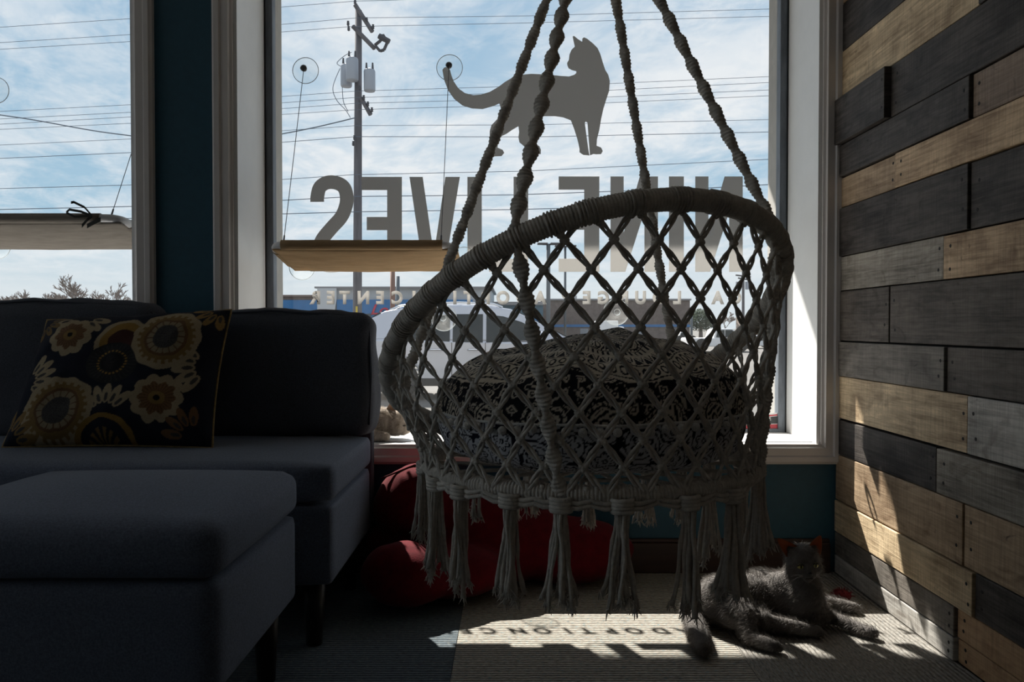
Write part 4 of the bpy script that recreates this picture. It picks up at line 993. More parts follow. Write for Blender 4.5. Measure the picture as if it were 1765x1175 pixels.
def grey_cat():
    t = thing('cat', (.68, 2.05, 0), 'grey cat lying in the sun on the carpet, looking at the viewer', 'cat')
    mb = MB(); Wp = W
    def g(px, py, z):                                   # ground-plane helper: point at height z seen at this pixel
        d = W(px, py, 1.0) - Vector((0, 0, CAMZ)); k = (z - CAMZ) / d.z; return Vector((0, 0, CAMZ)) + d * k
    hip = g(1246, 1034, .066); mid = g(1318, 1024, .064) + Vector((0, .02, 0)); chest = g(1385, 1030, .074); shou = g(1378, 1006, .104)
    mb.ell(hip, (.074, .068, .066), 20, 14); mb.ell(lerp(hip, mid, .5), (.075, .066, .064), 20, 14); mb.ell(mid, (.078, .060, .062), 20, 14)
    mb.ell(lerp(mid, chest, .5), (.070, .056, .064), 20, 14); mb.ell(chest, (.054, .052, .066), 20, 14); mb.ell(shou, (.046, .050, .050), 18, 12)
    H = W(1384, 967, 2.06)
    mb.cap(shou, H + Vector((0, .02, -.025)), .046, .036, 16); mb.cap(chest + Vector((.005, -.02, .01)), H + Vector((.004, .01, -.03)), .042, .033, 16)
    # head: skull, cheeks, muzzle, chin (face towards the viewer, nose slightly down)
    hs = 1.0
    mb.ell(H + Vector((0, .004, .006)), (.0445, .044, .040), 20, 14)
    mb.ell(H + Vector((-.021, -.014, -.012)), (.026, .024, .022), 14, 10); mb.ell(H + Vector((.021, -.014, -.012)), (.026, .024, .022), 14, 10)
    mb.ell(H + Vector((0, -.034, -.010)), (.0135, .018, .014), 14, 10)
    mb.ell(H + Vector((-.0085, -.040, -.024)), (.0125, .012, .0105), 12, 8); mb.ell(H + Vector((.0085, -.040, -.024)), (.0125, .012, .0105), 12, 8)
    mb.ell(H + Vector((0, -.036, -.036)), (.011, .010, .009), 12, 8)
    for s_ in (-1, 1): mb.ell(H + Vector((s_ * .019, -.026, .014)), (.014, .012, .008), 12, 8)
    for s_, tp in ((-1, W(1346, 938, 2.06)), (1, W(1411, 934, 2.06))): mb.cap(H + Vector((s_ * .024, .008, .026)), lerp(H + Vector((s_ * .026, .008, .030)), tp, .35), .015, .009, 10)
    # forelegs
    p1 = g(1497, 1089, .016); e1_ = g(1432, 1062, .026); mb.cap(chest + Vector((.02, -.02, -.035)), e1_, .030, .0195, 14); mb.cap(e1_, p1, .0185, .0145, 12); mb.ell(p1 + Vector((.006, -.004, .001)), (.020, .017, .014), 12, 8)
    p2 = g(1470, 1046, .017); e2_ = g(1425, 1036, .022); mb.cap(chest + Vector((.02, .015, -.04)), e2_, .028, .019, 14); mb.cap(e2_, p2, .018, .0145, 12); mb.ell(p2, (.020, .016, .014), 12, 8)
    # hind legs
    k1 = g(1283, 1062, .055); a1 = g(1292, 1098, .020); f1 = g(1333, 1113, .017)
    mb.ell(lerp(hip, k1, .7), (.050, .048, .048), 16, 10); mb.cap(hip + Vector((.01, -.02, -.01)), k1, .055, .036, 16); mb.cap(k1, a1, .033, .019, 14); mb.cap(a1, f1, .0185, .0155, 12); mb.ell(f1 + Vector((.004, 0, 0)), (.019, .0155, .0145), 12, 8)
    k2 = g(1318, 1070, .035); f2 = g(1404, 1087, .018); mb.cap(lerp(hip, mid, .55) + Vector((0, -.03, -.02)), k2, .042, .024, 14); mb.cap(k2, f2, .0205, .0155, 12); mb.ell(f2 + Vector((.004, 0, 0)), (.020, .016, .0145), 12, 8)
    # toes
    for pp, dx, dy in ((p1, .85, -.5), (p2, 1, -.1), (f1, .9, -.4), (f2, 1, -.1)):
        d = Vector((dx, dy, 0)).normalized(); lat = Vector((-d.y, d.x, 0))
        for q in (-1.4, -.5, .5, 1.4): mb.ell(pp + d * (.019 - abs(q) * .002) + lat * q * .0070 + Vector((0, 0, -.005)), (.0072, .0062, .0072), 8, 6)
    # tail curls towards the viewer
    tp = [hip + Vector((-.055, .0, -.035)), g(1190, 1048, .030), g(1196, 1070, .028), g(1204, 1095, .026), g(1213, 1117, .023)]
    for a_, c_, ra, rb in zip(tp, tp[1:], (.026, .024, .025, .026), (.024, .025, .026, .019)): mb.cap(a_, c_, ra, rb, 12)
    body = sculpt('body', mb, M_CAT, t, .0048, 7, .0012, 40)
    co = np.array([v.co[:] for v in body.data.vertices]); co[:, 2] = np.maximum(co[:, 2], .0015); body.data.vertices.foreach_set('co', co.reshape(-1).astype(np.float32)); body.data.update()
    # ears, eyes, nose, whiskers
    ear('ear', H + Vector((-.027, -.001, .024)), W(1341, 928, 2.055), .038, (-.25, -1, .1), M_EAR, t)
    ear('ear', H + Vector((.026, -.001, .026)), W(1413, 923, 2.055), .038, (.05, -1, .1), M_EAR, t)
    for s_, z in ((-1, -.003), (1, .000)):
        c = H + Vector((s_ * .0195, -.0345, z))
        e_ = MB().ell(c, (.0086, .0058, .0068), 14, 10).build('eye', mat('yellow green cat eye', (.55, .50, .16), .15, .6, coat=.5), t, smooth=True)
        MB().ell(c + Vector((0, -.0048, 0)), (.0021, .0014, .0050), 10, 8).build('pupil', mat('pupil', (.004, .004, .004), .1), e_, smooth=True)
        lid = MB(); lid.tube([c + Vector((-.009, -.001, .001)), c + Vector((-.004, -.0048, .0052)), c + Vector((.004, -.0048, .0052)), c + Vector((.009, -.001, .001))], .0019, 6); lid.build('eyelid', mat('dark eyelid', (.03, .027, .026), .6), e_, smooth=True)
    MB().ell(H + Vector((0, -.0525, -.0165)), (.0058, .0035, .0036), 12, 8).build('nose', mat('slate nose', (.035, .032, .034), .4), t, smooth=True)
    MB().tube([H + Vector((-.010, -.046, -.031)), H + Vector((-.004, -.051, -.0305)), H + Vector((0, -.0515, -.028)), H + Vector((.004, -.051, -.0305)), H + Vector((.010, -.046, -.031))], .0009, 5).build('mouth', mat('pupil', (.01, .01, .01)), t)
    for s_ in (-1, 1):
        for k in range(6):
            a_ = H + Vector((s_ * .014, -.044, -.022 - .0025 * (k % 3))); d = Vector((s_ * 1, -.15 + .1 * (k % 2), -.35 + .13 * k))
            MB().tube([a_, a_ + d * .018, a_ + d * .034 + Vector((0, 0, -.006))], [.00036, .0003, .00015], 4).build('whisker', mat('white whisker', (.55, .53, .50), .4), t)
    skip = lambda P: (np.abs(P[:, 0] - H.x) < .030) & (P[:, 1] < H.y - .026) & (np.abs(P[:, 2] - H.z + .005) < .038)
    flow = lambda P: np.stack([np.where(P[:, 2] > H.z - .06, (P[:, 0] - H.x) * 20, -1.0), np.full(len(P), -.1), np.full(len(P), -.55)], 1)
    fur('fur', body, M_CATF, t, 26000, .0125, .00042, flow, 3, skip)
    fur('face_fur', body, M_CATF, t, 16000, .0042, .00032, flow, 4, lambda P: ~skip(P))
grey_cat()

def sill_cat():
    t = thing('cat', tuple(W(690, 750, 2.62)), 'brown tabby cat asleep on the window sill behind the sofa', 'cat')
    z0 = ZS; mb = MB()
    Hc = Vector((W(681, 720, 2.66).x, 2.66, z0 + .052)); bx = Hc.x
    mb.ell((bx - .24, 2.67, z0 + .075), (.16, .085, .072), 20, 12); mb.ell((bx - .12, 2.665, z0 + .066), (.09, .075, .062), 18, 12); mb.ell((bx - .05, 2.665, z0 + .056), (.055, .055, .050), 16, 10)
    mb.ell(Hc, (.042, .042, .044), 18, 12); mb.ell(Hc + Vector((.030, -.012, -.016)), (.024, .022, .020), 14, 10); mb.ell(Hc + Vector((.008, -.022, -.010)), (.028, .022, .026), 14, 10)
    mb.ell(Hc + Vector((.044, -.016, -.024)), (.012, .013, .011), 10, 8); mb.ell(Hc + Vector((.030, -.02, -.032)), (.014, .012, .009), 10, 8)
    pw = W(660, 749, 2.585); pw.z = z0 + .017
    mb.cap((bx - .13, 2.60, z0 + .03), pw, .026, .0165, 12); mb.ell(pw + Vector((.006, -.002, 0)), (.021, .018, .016), 12, 8)
    for k in (-1, 0, 1): mb.ell(pw + Vector((.018, -.006 + k * .008, -.004 + abs(k) * -.002)), (.008, .006, .007), 8, 6)
    mb.cap((bx - .10, 2.60, z0 + .045), (bx - .16, 2.585, z0 + .028), .03, .022, 12)
    M_TAB = mat('brown tabby fur', (.20, .15, .11), .85, .2, col2=(.52, .44, .36), vscale=34, stretch=(2.2, .7, .7), sheen=.2)
    body = sculpt('body', mb, M_TAB, t, .0048, 6, .0012, 40)
    co = np.array([v.co[:] for v in body.data.vertices]); co[:, 2] = np.maximum(co[:, 2], z0 + .0012); body.data.vertices.foreach_set('co', co.reshape(-1).astype(np.float32)); body.data.update()
    M_E2 = mat('tabby ear', (.34, .25, .19), .8, .2, trans=.3)
    ear('ear', Hc + Vector((-.018, .006, .034)), Hc + Vector((-.012, .006, .072)), .034, (.5, -1, .2), M_E2, t)
    ear('ear', Hc + Vector((.020, .022, .030)), Hc + Vector((.036, .028, .056)), .032, (.6, -.8, .3), M_E2, t)
    MB().ell(Hc + Vector((.0555, -.019, -.020)), (.004, .005, .0038), 10, 8).build('nose', mat('pink nose', (.28, .12, .10), .5), t, smooth=True)
    for q in (Vector((.033, -.030, -.003)), Vector((.040, .004, -.001))):
        MB().tube([Hc + q + Vector((-.008, 0, .001)), Hc + q + Vector((0, -.0015, -.002)), Hc + q + Vector((.007, 0, -.0005))], .0013, 6).build('closed_eye', mat('dark eyelid', (.03, .027, .026)), t)
    fur('fur', body, mat('tabby hair', (.46, .39, .32), .7, .3, trans=.3), t, 12000, .0095, .00040, lambda P: np.tile(np.array([[-.9, -.3, -.4]]), (len(P), 1)), 5, lambda P: P[:, 0] > Hc.x + .035)
sill_cat()
print('cats ok')

# ------------------------------------------------------------------ outside: lot, car, poles, wires, buildings, trees
GZ = -.53
M_ASPH = mat('sunlit asphalt', (.145, .139, .132), .9, .2, var=.14, vscale=.8, det=10, bump=.2, bscale=30)
MB().box((-400, -120, GZ - .5), (400, 400, GZ)).build('parking_lot', M_ASPH, label='pale asphalt parking lot and road outside', kind='structure')
for i, xx in enumerate(np.arange(4.2, 14, 2.7)):
    MB().box((xx, 17.5, GZ), (xx + .10, 22.0, GZ + .004)).build('parking_stripe', mat('white road paint', (.62, .61, .58), .8), label=f'faded white parking stripe, {("first", "second", "third", "fourth")[i]} right of the silver car', cat='road marking', group='parking stripes in the lot')

def car():
    Y0, Wd = 14.0, 1.82
    t = thing('car', (-.7, Y0 + Wd / 2, GZ), 'silver sport utility car parked outside the window', 'car')
    k = Y0 / FP; X = lambda px: (px - PCX) * k; Z = lambda py: CAMZ + (562 - py) * k
    M_P = mat('silver car paint', (.52, .54, .60), .28, .5, metal=.35, coat=.6); M_GL = mat('dark car glass', (.012, .022, .028), .08, .25); M_T = mat('tyre rubber', (.015, .015, .016), .8)
    M_AL = mat('alloy wheel', (.55, .56, .58), .3, metal=.9); M_BK = mat('black car trim', (.02, .02, .022), .5); M_CH = mat('chrome', (.75, .76, .78), .12, metal=1)
    wr_, wf, rad = X(684), X(684) + 2.72, .36
    def arch(cx): return [(cx + .42 * math.cos(a), GZ + .36 + .42 * math.sin(a)) for a in np.linspace(math.pi, 0, 12)]
    fl_ = GZ + .26
    low = [(X(576), fl_ + .05)] + [(wr_ - .42, fl_)] + arch(wr_)[1:-1] + [(wr_ + .42, fl_), (wf - .42, fl_)] + arch(wf)[1:-1] + [(wf + .42, fl_), (X(1040), fl_ + .05), (X(1047), Z(640)), (X(1043), Z(612)), (X(1030), Z(601)), (X(1000), Z(594)), (X(965), Z(588)), (X(900), Z(588)), (X(660), Z(583)), (X(585), Z(586)), (X(574), Z(600)), (X(570), Z(640))]
    b0 = MB(); n_ = len(low); prof = [(.02, .985), (0, 1.0), (0, 1.0), (.02, .985)]
    V = []
    for y_, s_ in ((Y0 + .05, .99), (Y0, 1.0), (Y0 + Wd, 1.0), (Y0 + Wd - .0, .99)):
        for x, z in low: V.append((x, y_, z))
    V = []
    for y_, ins in ((Y0 + .06, 0.0), (Y0 + .0, .03), (Y0 + Wd, .03), (Y0 + Wd - .06, 0.0)): pass
    body = MB().prism([(x, Y0, z) for x, z in low], (0, Wd, 0)).build('body', M_P, t, bevel=.05)
    gh = [(X(590), Z(585)), (X(628), Z(553)), (X(660), Z(536)), (X(700), Z(528.5)), (X(760), Z(525)), (X(840), Z(526.5)), (X(880), Z(532)), (X(920), Z(551)), (X(960), Z(572)), (X(990), Z(589))]
    def loft(poly, y_lo, y_hi, inset):
        n2 = len(poly); zb = min(z for _, z in poly); zt = max(z for _, z in poly); V = []
        for side in (0, 1):
            for x, z in poly:
                f = (z - zb) / (zt - zb) * inset; V.append((x, (y_lo + f) if side == 0 else (y_hi - f), z))
        return MB().add(V, [tuple(range(n2)), tuple(range(2*n2-1, n2-1, -1))] + [(i, (i+1) % n2, (i+1) % n2 + n2, i + n2) for i in range(n2)])
    loft(gh, Y0 + .02, Y0 + Wd - .02, .20).build('cabin', M_P, t, bevel=.03)
    zb, zt = Z(589), Z(525)
    def gl(name, poly, far=False):
        P = []
        for px, py in poly:
            z = Z(py); f = (z - zb) / (zt - zb) * .20; P.append((X(px), (Y0 + .012 + f) if not far else (Y0 + Wd - .012 - f), z))
        o = MB().prism(P, (0, .012 * (-1 if not far else 1), 0)).build(name, M_GL, t); return o
    for far in (False, True):
        gl('side_window', [(664, 582), (676, 566), (692, 552), (712, 546), (724, 545), (724, 586)], far); gl('side_window', [(731, 544.5), (775, 541.5), (775, 588.5), (731, 586.5)], far)
        gl('side_window', [(780, 541), (832, 541), (832, 590), (780, 589)], far); gl('side_window', [(838, 541.5), (868, 545), (900, 555), (934, 574), (936, 585), (838, 590)], far)
    # windscreen and tailgate glass
    a = [(X(884), Y0 + .24, Z(534.5)), (X(884), Y0 + Wd - .24, Z(534.5)), (X(984), Y0 + Wd - .06, Z(585.5)), (X(984), Y0 + .06, Z(585.5))]
    MB().prism([(x, y, z + .012) for x, y, z in a], (.01, 0, .012)).build('windscreen', M_GL, t)
    a = [(X(596), Y0 + .10, Z(579)), (X(596), Y0 + Wd - .10, Z(579)), (X(654), Y0 + Wd - .2, Z(539.5)), (X(654), Y0 + .2, Z(539.5))]
    MB().prism([(x - .012, y, z + .012) for x, y, z in a], (-.01, 0, .012)).build('rear_glass', M_GL, t)
    for yy in (Y0 + .27, Y0 + Wd - .27):
        MB().tube([(X(668), yy, Z(534)), (X(684), yy, Z(527)), (X(710), yy, Z(523.5)), (X(790), yy, Z(520.5)), (X(850), yy, Z(523)), (X(866), yy, Z(529))], .022, 8).build('roof_rail', M_CH, t, smooth=True)
    for cx in (wr_, wf):
        for yy, s_ in ((Y0 + .02, 1), (Y0 + Wd - .24, -1)):
            w_ = MB().lathe([(.22, 0), (.34, 0), (.36, .03), (.36, .19), (.34, .22), (.22, .22)], (cx, yy, GZ + .36), 32, axis='y').build('wheel', M_T, t, smooth=True)
            hub = MB(); fy = yy + (.015 if s_ == 1 else .205)
            hub.lathe([(.21, -.008), (.235, -.008), (.235, .008), (.21, .008), (.21, -.008)], (cx, fy, GZ + .36), 28, axis='y'); hub.lathe([(0, -.015), (.06, -.01), (.06, .01), (0, .01)], (cx, fy, GZ + .36), 16, axis='y')
            for q in range(6):
                an = q * math.pi / 3; hub.tube([(cx + .05 * math.cos(an), fy, GZ + .36 + .05 * math.sin(an)), (cx + .22 * math.cos(an), fy, GZ + .36 + .22 * math.sin(an))], .022, 6)
            hub.build('rim', M_AL, w_)
    for yy, sg in ((Y0 - .06, 1), (Y0 + Wd + .06, -1)):
        MB().ell((X(932), yy - .02 * sg, Z(579)), (.10, .09, .085), 14, 10).tube([(X(928), yy + .10 * sg, Z(586)), (X(930), yy, Z(582))], .03, 8).build('wing_mirror', M_P, t, smooth=True)
    for px in (752, 818):
        MB().tube([(X(px - 12), Y0 - .02, Z(603)), (X(px - 8), Y0 - .045, Z(602.5)), (X(px + 6), Y0 - .045, Z(602.5)), (X(px + 10), Y0 - .02, Z(603))], .016, 8).build('door_handle', M_CH, t, smooth=True)
    for px in (778, 836): MB().box((X(px), Y0 - .004, GZ + .40), (X(px) + .012, Y0 + .01, Z(590))).build('door_seam', M_BK, t)
    MB().box((X(600), Y0 - .015, GZ + .26), (X(1020), Y0 + .02, GZ + .40)).build('sill_cladding', M_BK, t, bevel=.02)
    MB().ell((X(1032), Y0 + .12, Z(607)), (.16, .16, .09), 14, 10).build('headlight', mat('headlight', (.7, .72, .75), .1), t, smooth=True)
    MB().box((X(569), Y0 + .01, Z(607)), (X(592), Y0 + .14, Z(588))).build('tail_light', mat('tail light', (.35, .02, .02), .2), t, bevel=.03)
car()

def small_vehicle(name, label, px0, px1, ptop, pbot, Y, kind, colr):
    t = thing(name, (W((px0 + px1) / 2, 580, Y).x, Y + .9, GZ), label, 'truck' if kind != 'car' else 'car'); k = Y / FP
    X = lambda u: ((px0 + (px1 - px0) * u) - PCX) * k; zt = CAMZ + (562 - ptop) * k; H_ = zt - GZ; Z = lambda v: GZ + H_ * v; Wd = 1.9
    M_P = mat('white vehicle paint ' + colr, {'w': (.72, .72, .73), 's': (.55, .57, .60)}[colr], .35, coat=.4); M_GL = mat('dark car glass', (0, 0, 0)); M_T = MATS['tyre rubber']
    if kind == 'pickup':
        body = [(0, .24), (0, .56), (.02, .60), (.40, .60), (.42, .60), (.98, .58), (1, .5), (1, .24)]; cab = [(.38, .58), (.42, .93), (.46, 1), (.66, 1), (.70, .96), (.80, .58)]
        win = [[(.425, .63), (.445, .92), (.55, .94), (.55, .63)], [(.565, .63), (.565, .94), (.67, .94), (.755, .63)]]; wh = (.2, .8)
    elif kind == 'box':
        body = [(0, .22), (0, 1), (.66, 1), (.66, .22)]; cab = [(.68, .20), (.68, .80), (.84, .78), (.93, .48), (1, .44), (1, .20)]; win = [[(.74, .50), (.74, .72), (.83, .72), (.90, .50)]]; wh = (.2, .85)
    else:
        body = [(0, .22), (0, .55), (.05, .62), (.96, .58), (1, .45), (1, .22)]; cab = [(.10, .58), (.22, .97), (.32, 1), (.58, 1), (.80, .58)]
        win = [[(.18, .62), (.26, .92), (.42, .93), (.42, .62)], [(.45, .62), (.45, .93), (.57, .92), (.72, .62)]]; wh = (.2, .8)
    MB().prism([(X(u), Y, Z(v)) for u, v in body], (0, Wd, 0)).build('body', M_P, t, bevel=.04); MB().prism([(X(u), Y + .08, Z(v)) for u, v in cab], (0, Wd - .16, 0)).build('cab', M_P, t, bevel=.04)
    for w_ in win: MB().prism([(X(u), Y + .05, Z(v)) for u, v in w_], (0, .04, 0)).build('side_window', M_GL, t)
    for u in wh:
        for yy in (Y - .02, Y + Wd - .2): MB().lathe([(0, 0), (.2, 0), (.33, .01), (.36, .05), (.36, .2), (.2, .22), (0, .22)], (X(u), yy, GZ + .36), 20, axis='y').build('wheel', M_T, t, smooth=True)
    if kind != 'box': MB().box((X(0) - .02, Y + .05, Z(.45)), (X(.02), Y + .2, Z(.56))).build('tail_light', MATS['tail light'], t)
    else: MB().box((X(.0), Y - .02, Z(.62)), (X(.66), Y, Z(.66))).build('body_stripe', mat('blue stripe', (.10, .18, .35), .6), t)
small_vehicle('box_truck', 'white box truck parked before the brick building', 1030, 1084, 552.5, 590, 47, 'box', 'w')
small_vehicle('pickup_truck', 'white pickup truck with cab windows right of the brick building', 1187, 1300, 566, 606, 40, 'pickup', 'w')
small_vehicle('parked_car', 'small white car beside the pickup truck', 1166, 1200, 571, 596, 52, 'car', 'w')
small_vehicle('parked_car', 'small silver car parked at the far right edge of the window', 1278, 1352, 578, 606, 46, 'car', 's')

# buildings
def bldg(name, label, px0, px1, ptop, Y, D, wallm, extra):
    k = Y / FP; x0, x1 = (px0 - PCX) * k, (px1 - PCX) * k; zt = CAMZ + (562 - ptop) * k
    t = thing(name, ((x0 + x1) / 2, Y, GZ), label, 'building'); MB().box((x0, Y, GZ), (x1, Y + D, zt)).build('wall', wallm, t)
    extra(t, lambda px: (px - PCX) * k, lambda py: CAMZ + (562 - py) * k, Y, zt, x0, x1); return t
M_FASC = mat('white fascia', (.40, .42, .44), .7, var=.08, vscale=1); M_BLUEW = mat('blue shop wall', (.025, .15, .36), .6, var=.15, vscale=2); M_BRK = mat('brown brick', (.145, .115, .105), .85, var=.25, vscale=3); M_ROOF = mat('grey roof cap', (.25, .25, .26), .7)
def ex1(t, X, Z, Y, zt, x0, x1):
    MB().box((x0 - .2, Y - .3, zt), (x1 + .2, Y + 12, zt + .12)).build('roof_cap', M_ROOF, t)
    MB().box((X(582), Y - .25, GZ), (X(815), Y - .01, Z(516.5))).build('lower_wall', M_BLUEW, t)
    MB().prism([(X(549), Y - .32, GZ), (X(570), Y - .32, GZ), (X(582), Y - .32, Z(516)), (X(582), Y - .32, zt), (X(549), Y - .32, zt)], (0, .3, 0)).build('corner_pier', mat('pale pier', (.50, .52, .54), .7), t)
    sg = place_text('sign_lettering', 'Loci', (662, 533), 17, t, mat('red sign', (.50, .03, .07), .5), Y - .28, False, bold=.02, wscale=1.15, thick=.06, slant=.35)
    for px in (600, 625, 730, 770): MB().box((X(px), Y - .29, GZ + .8), (X(px + 16), Y - .25, GZ + 2.2)).build('shop_window', mat('dark shop glass', (.03, .05, .07), .1), t)
bldg('shop_building', 'low white and blue shop building with red script sign', 549, 845, 497, 55, 12, M_FASC, ex1)
def ex2(t, X, Z, Y, zt, x0, x1):
    MB().box((x0 - .1, Y - .2, zt), (x1 + .1, Y + 10, zt + .12)).build('roof_cap', mat('rust roof edge', (.20, .15, .13), .7), t); MB().box((x0, Y - .08, GZ), (x1, Y, Z(517))).build('lower_wall', M_BLUEW, t)
bldg('shop_wing', 'low blue building wing at the far left of the main window', 380, 549, 511, 58, 10, M_BRK, ex2)
def ex3(t, X, Z, Y, zt, x0, x1):
    MB().box((x0, Y - .12, GZ), (x1, Y, GZ + 1.9)).build('lower_wall', M_BLUEW, t); MB().box((x0, Y - .2, zt - .25), (x1, Y - .0, zt)).build('roof_edge', M_ROOF, t)
bldg('shop_annex', 'teal walled annex between the white shop and the brick building', 849.5, 936, 520, 60, 12, mat('teal block wall', (.06, .13, .18), .7, var=.2, vscale=1), ex3)
def ex4(t, X, Z, Y, zt, x0, x1):
    MB().box((x0, Y - .06, Z(563.5)), (x1, Y, Z(559))).build('blue_band', M_BLUEW, t); MB().box((x0 - .1, Y - .15, zt), (x1 + .1, Y + 14, zt + .15)).build('roof_cap', M_ROOF, t)
    MB().box((X(980), Y + 3, zt), (X(999), Y + 5, zt + .55)).build('roof_unit', mat('roof unit', (.35, .36, .37), .6), t)
    for px in (1000, 1095, 1150): MB().box((X(px), Y - .05, GZ), (X(px + 14), Y, Z(566))).build('door', mat('grey steel door', (.22, .24, .27), .5), t)
bldg('brick_building', 'long brown brick building with a thin blue band', 936, 1189, 517.5, 72, 14, M_BRK, ex4)
def ex5(t, X, Z, Y, zt, x0, x1):
    MB().box((x0 - .1, Y - .15, zt), (x1 + .1, Y + 8, zt + .2)).build('roof_cap', M_ROOF, t)
    for py in (552, 558, 564, 570): MB().box((X(1340), Y - .06, Z(py + 3)), (X(1350), Y, Z(py))).build('window', mat('pale panes', (.55, .57, .6), .3), t)
bldg('far_building', 'distant brown building at the right edge of the window', 1300, 1420, 545, 110, 9, mat('dusty brown wall', (.23, .18, .15), .8), ex5)
print('buildings ok')

# utility pole with transformers
PY = 31.0
M_POLE = mat('weathered pole', (.12, .115, .125), .85, var=.3, vscale=6, stretch=(1, 1, .1)); M_CAN = mat('transformer grey', (.34, .37, .42), .5); M_WIRE = mat('dark wire', (.12, .15, .19), .6); M_DK = mat('dark fitting', (.06, .06, .07), .6)
up = thing('utility_pole', (W(617, 560, PY).x, PY, GZ), 'tall wooden utility pole with three grey transformers', 'utility pole')
a, c = W(618, 18, PY), W(616, 560, PY); MB().tube([(c.x, PY, GZ), c, W(617, 250, PY), a], [.19, .18, .155, .13], 14).build('pole', M_POLE, up, smooth=True)
for p, q, r_ in (((612, 8), (642, 55), .085), ((608, 45), (646, 84), .085), ((622, 168), (639, 198), .085)):
    A_, B_ = W(*p, PY - .25), W(*q, PY - .25); MB().tube([A_, B_], r_, 4).build('crossarm', M_POLE, up)
for px, py, h_, dY in ((607, 120, 38, -.35), (597, 131, 37, .2), (637, 139, 36, -.3)):
    c = W(px, py, PY + dY); w_ = (10.5 if px == 607 else 9.8) * PY / FP; hh_ = h_ / 2 * PY / FP
    t_ = MB().lathe([(0, -hh_), (w_ * .9, -hh_), (w_, -hh_ + .06), (w_, hh_ - .06), (w_ * .9, hh_), (w_ * .3, hh_ + .06), (0, hh_ + .06)], c, 20).build('transformer', M_CAN, up, smooth=True)
    for q in (-.12, .12): MB().tube([c + Vector((q, 0, hh_)), c + Vector((q, 0, hh_ + .28))], [.05, .03], 8).build('bushing', M_DK, t_)
for px, py in ((612, 3), (600, 40), (601, 49), (643, 46), (632, 34), (620, 152), (627, 168), (634, 179), (641, 189), (611, 237), (609, 247)):
    c = W(px, py, PY - .3); MB().lathe([(.02, -.10), (.06, -.06), (.035, -.03), (.06, .0), (.035, .04), (.05, .08), (0, .10)], c, 10).build('insulator', M_DK, up, smooth=True)
for P_ in ([(646, 78), (656, 70), (660, 60), (668, 72), (662, 86), (655, 88), (648, 80)],):
    for p, q in zip(P_, P_[1:]): MB().tube([W(*p, PY - .3), W(*q, PY - .3)], .06, 6).build('switch_arm', M_DK, up)
for p, q in (((653, 62), (671, 72)),): MB().tube([W(*p, PY - .3), W(*q, PY - .3)], .11, 6).build('switch_head', M_DK, up)
for pl in ([(586, 118), (574, 150), (580, 172), (596, 190), (604, 203)], [(590, 150), (592, 175), (600, 192)], [(606, 90), (594, 96), (581, 108), (587, 114)], [(614, 105), (610, 128), (603, 140)]):
    MB().tube([W(x, y, PY - .2) for x, y in spl(pl, 6)], .014, 5).build('drop_wire', M_WIRE, up)
MB().box(tuple(W(613, 544, PY - .2)), (W(618, 544, PY).x, PY - .15, W(613, 528, PY).z)).build('yellow_marker', mat('yellow marker', (.6, .45, .05), .6), up)

wires = [[(-60, 51), (0, 47), (235, 31.5), (475, 13), (612, 2), (900, -6), (1400, -16)], [(-60, 77), (0, 73.5), (235, 59), (475, 43), (614, 31), (900, 27.6), (1350, 15), (1420, 13)], [(-60, 89), (0, 85), (235, 71), (475, 56), (603, 46), (900, 39.7), (1350, 27.6), (1420, 26)],
         [(-60, 195), (0, 192), (235, 180), (475, 167), (614, 157), (1052, 144), (1349, 131), (1420, 128)], [(-60, 208), (0, 205), (235, 193), (475, 178), (614, 168), (1052, 155.5), (1349, 141), (1420, 138)], [(-60, 217), (0, 214), (235, 201), (475, 188), (614, 178), (1052, 167), (1349, 154), (1420, 151)], [(-60, 226), (0, 223), (235, 212), (475, 198), (614, 189), (1052, 177), (1349, 164), (1420, 161)],
         [(-60, 253), (0, 250), (235, 239), (475, 226), (614, 216.5), (919, 215), (1347, 205.6), (1420, 203)], [(-60, 276), (0, 273), (235, 262.5), (475, 246), (614, 235.5), (919, 236), (1347, 227), (1420, 225)], [(-60, 327), (0, 325), (235, 318.5), (475, 310), (609, 301), (900, 295), (1347, 273.5), (1420, 270)],
         [(-60, 362), (0, 361), (235, 355.5), (471, 346), (613, 338.5), (884, 335.8), (1222, 324), (1347, 316.7), (1420, 313)], [(-60, 383), (0, 381), (235, 376), (471, 369), (613, 365), (887, 361), (1347, 350), (1420, 348)]]
ordn = ['topmost', 'second from top', 'third from top', 'fourth from top', 'fifth from top', 'sixth from top', 'seventh from top', 'eighth from top', 'ninth from top', 'tenth from top', 'second lowest', 'lowest']
for k, wl in enumerate(wires):
    (xa, ya), (xb, yb), (xc, yc), (xd, yd) = wl[0], wl[1], wl[-2], wl[-1]
    wl = [(-900, ya + (ya - yb) / (xb - xa) * (xa + 900))] + wl + [(2600, yd + (yd - yc) / (xd - xc) * (2600 - xd))]
    th_ = .016 if k >= 10 else (.012 if k in (8, 9) else .0095)
    MB().tube([W(x, y, PY - .32) for x, y in wl], th_, 5).build('power_line', M_WIRE, label=f'thin power line strung across the sky, {ordn[k]} of twelve', cat='power line', group='power lines along the road')
for pl, lb in (([(-40, 192), (0, 198), (60, 207), (160, 225), (235, 235), (330, 246), (400, 244), (473, 233), (545, 219), (612, 203)], 'thick sagging cable running from the utility pole to the left'),):
    MB().tube([W(x, y, PY - .45) for x, y in spl(pl, 6)], .022, 6).build('power_cable', M_WIRE, label=lb, cat='cable')
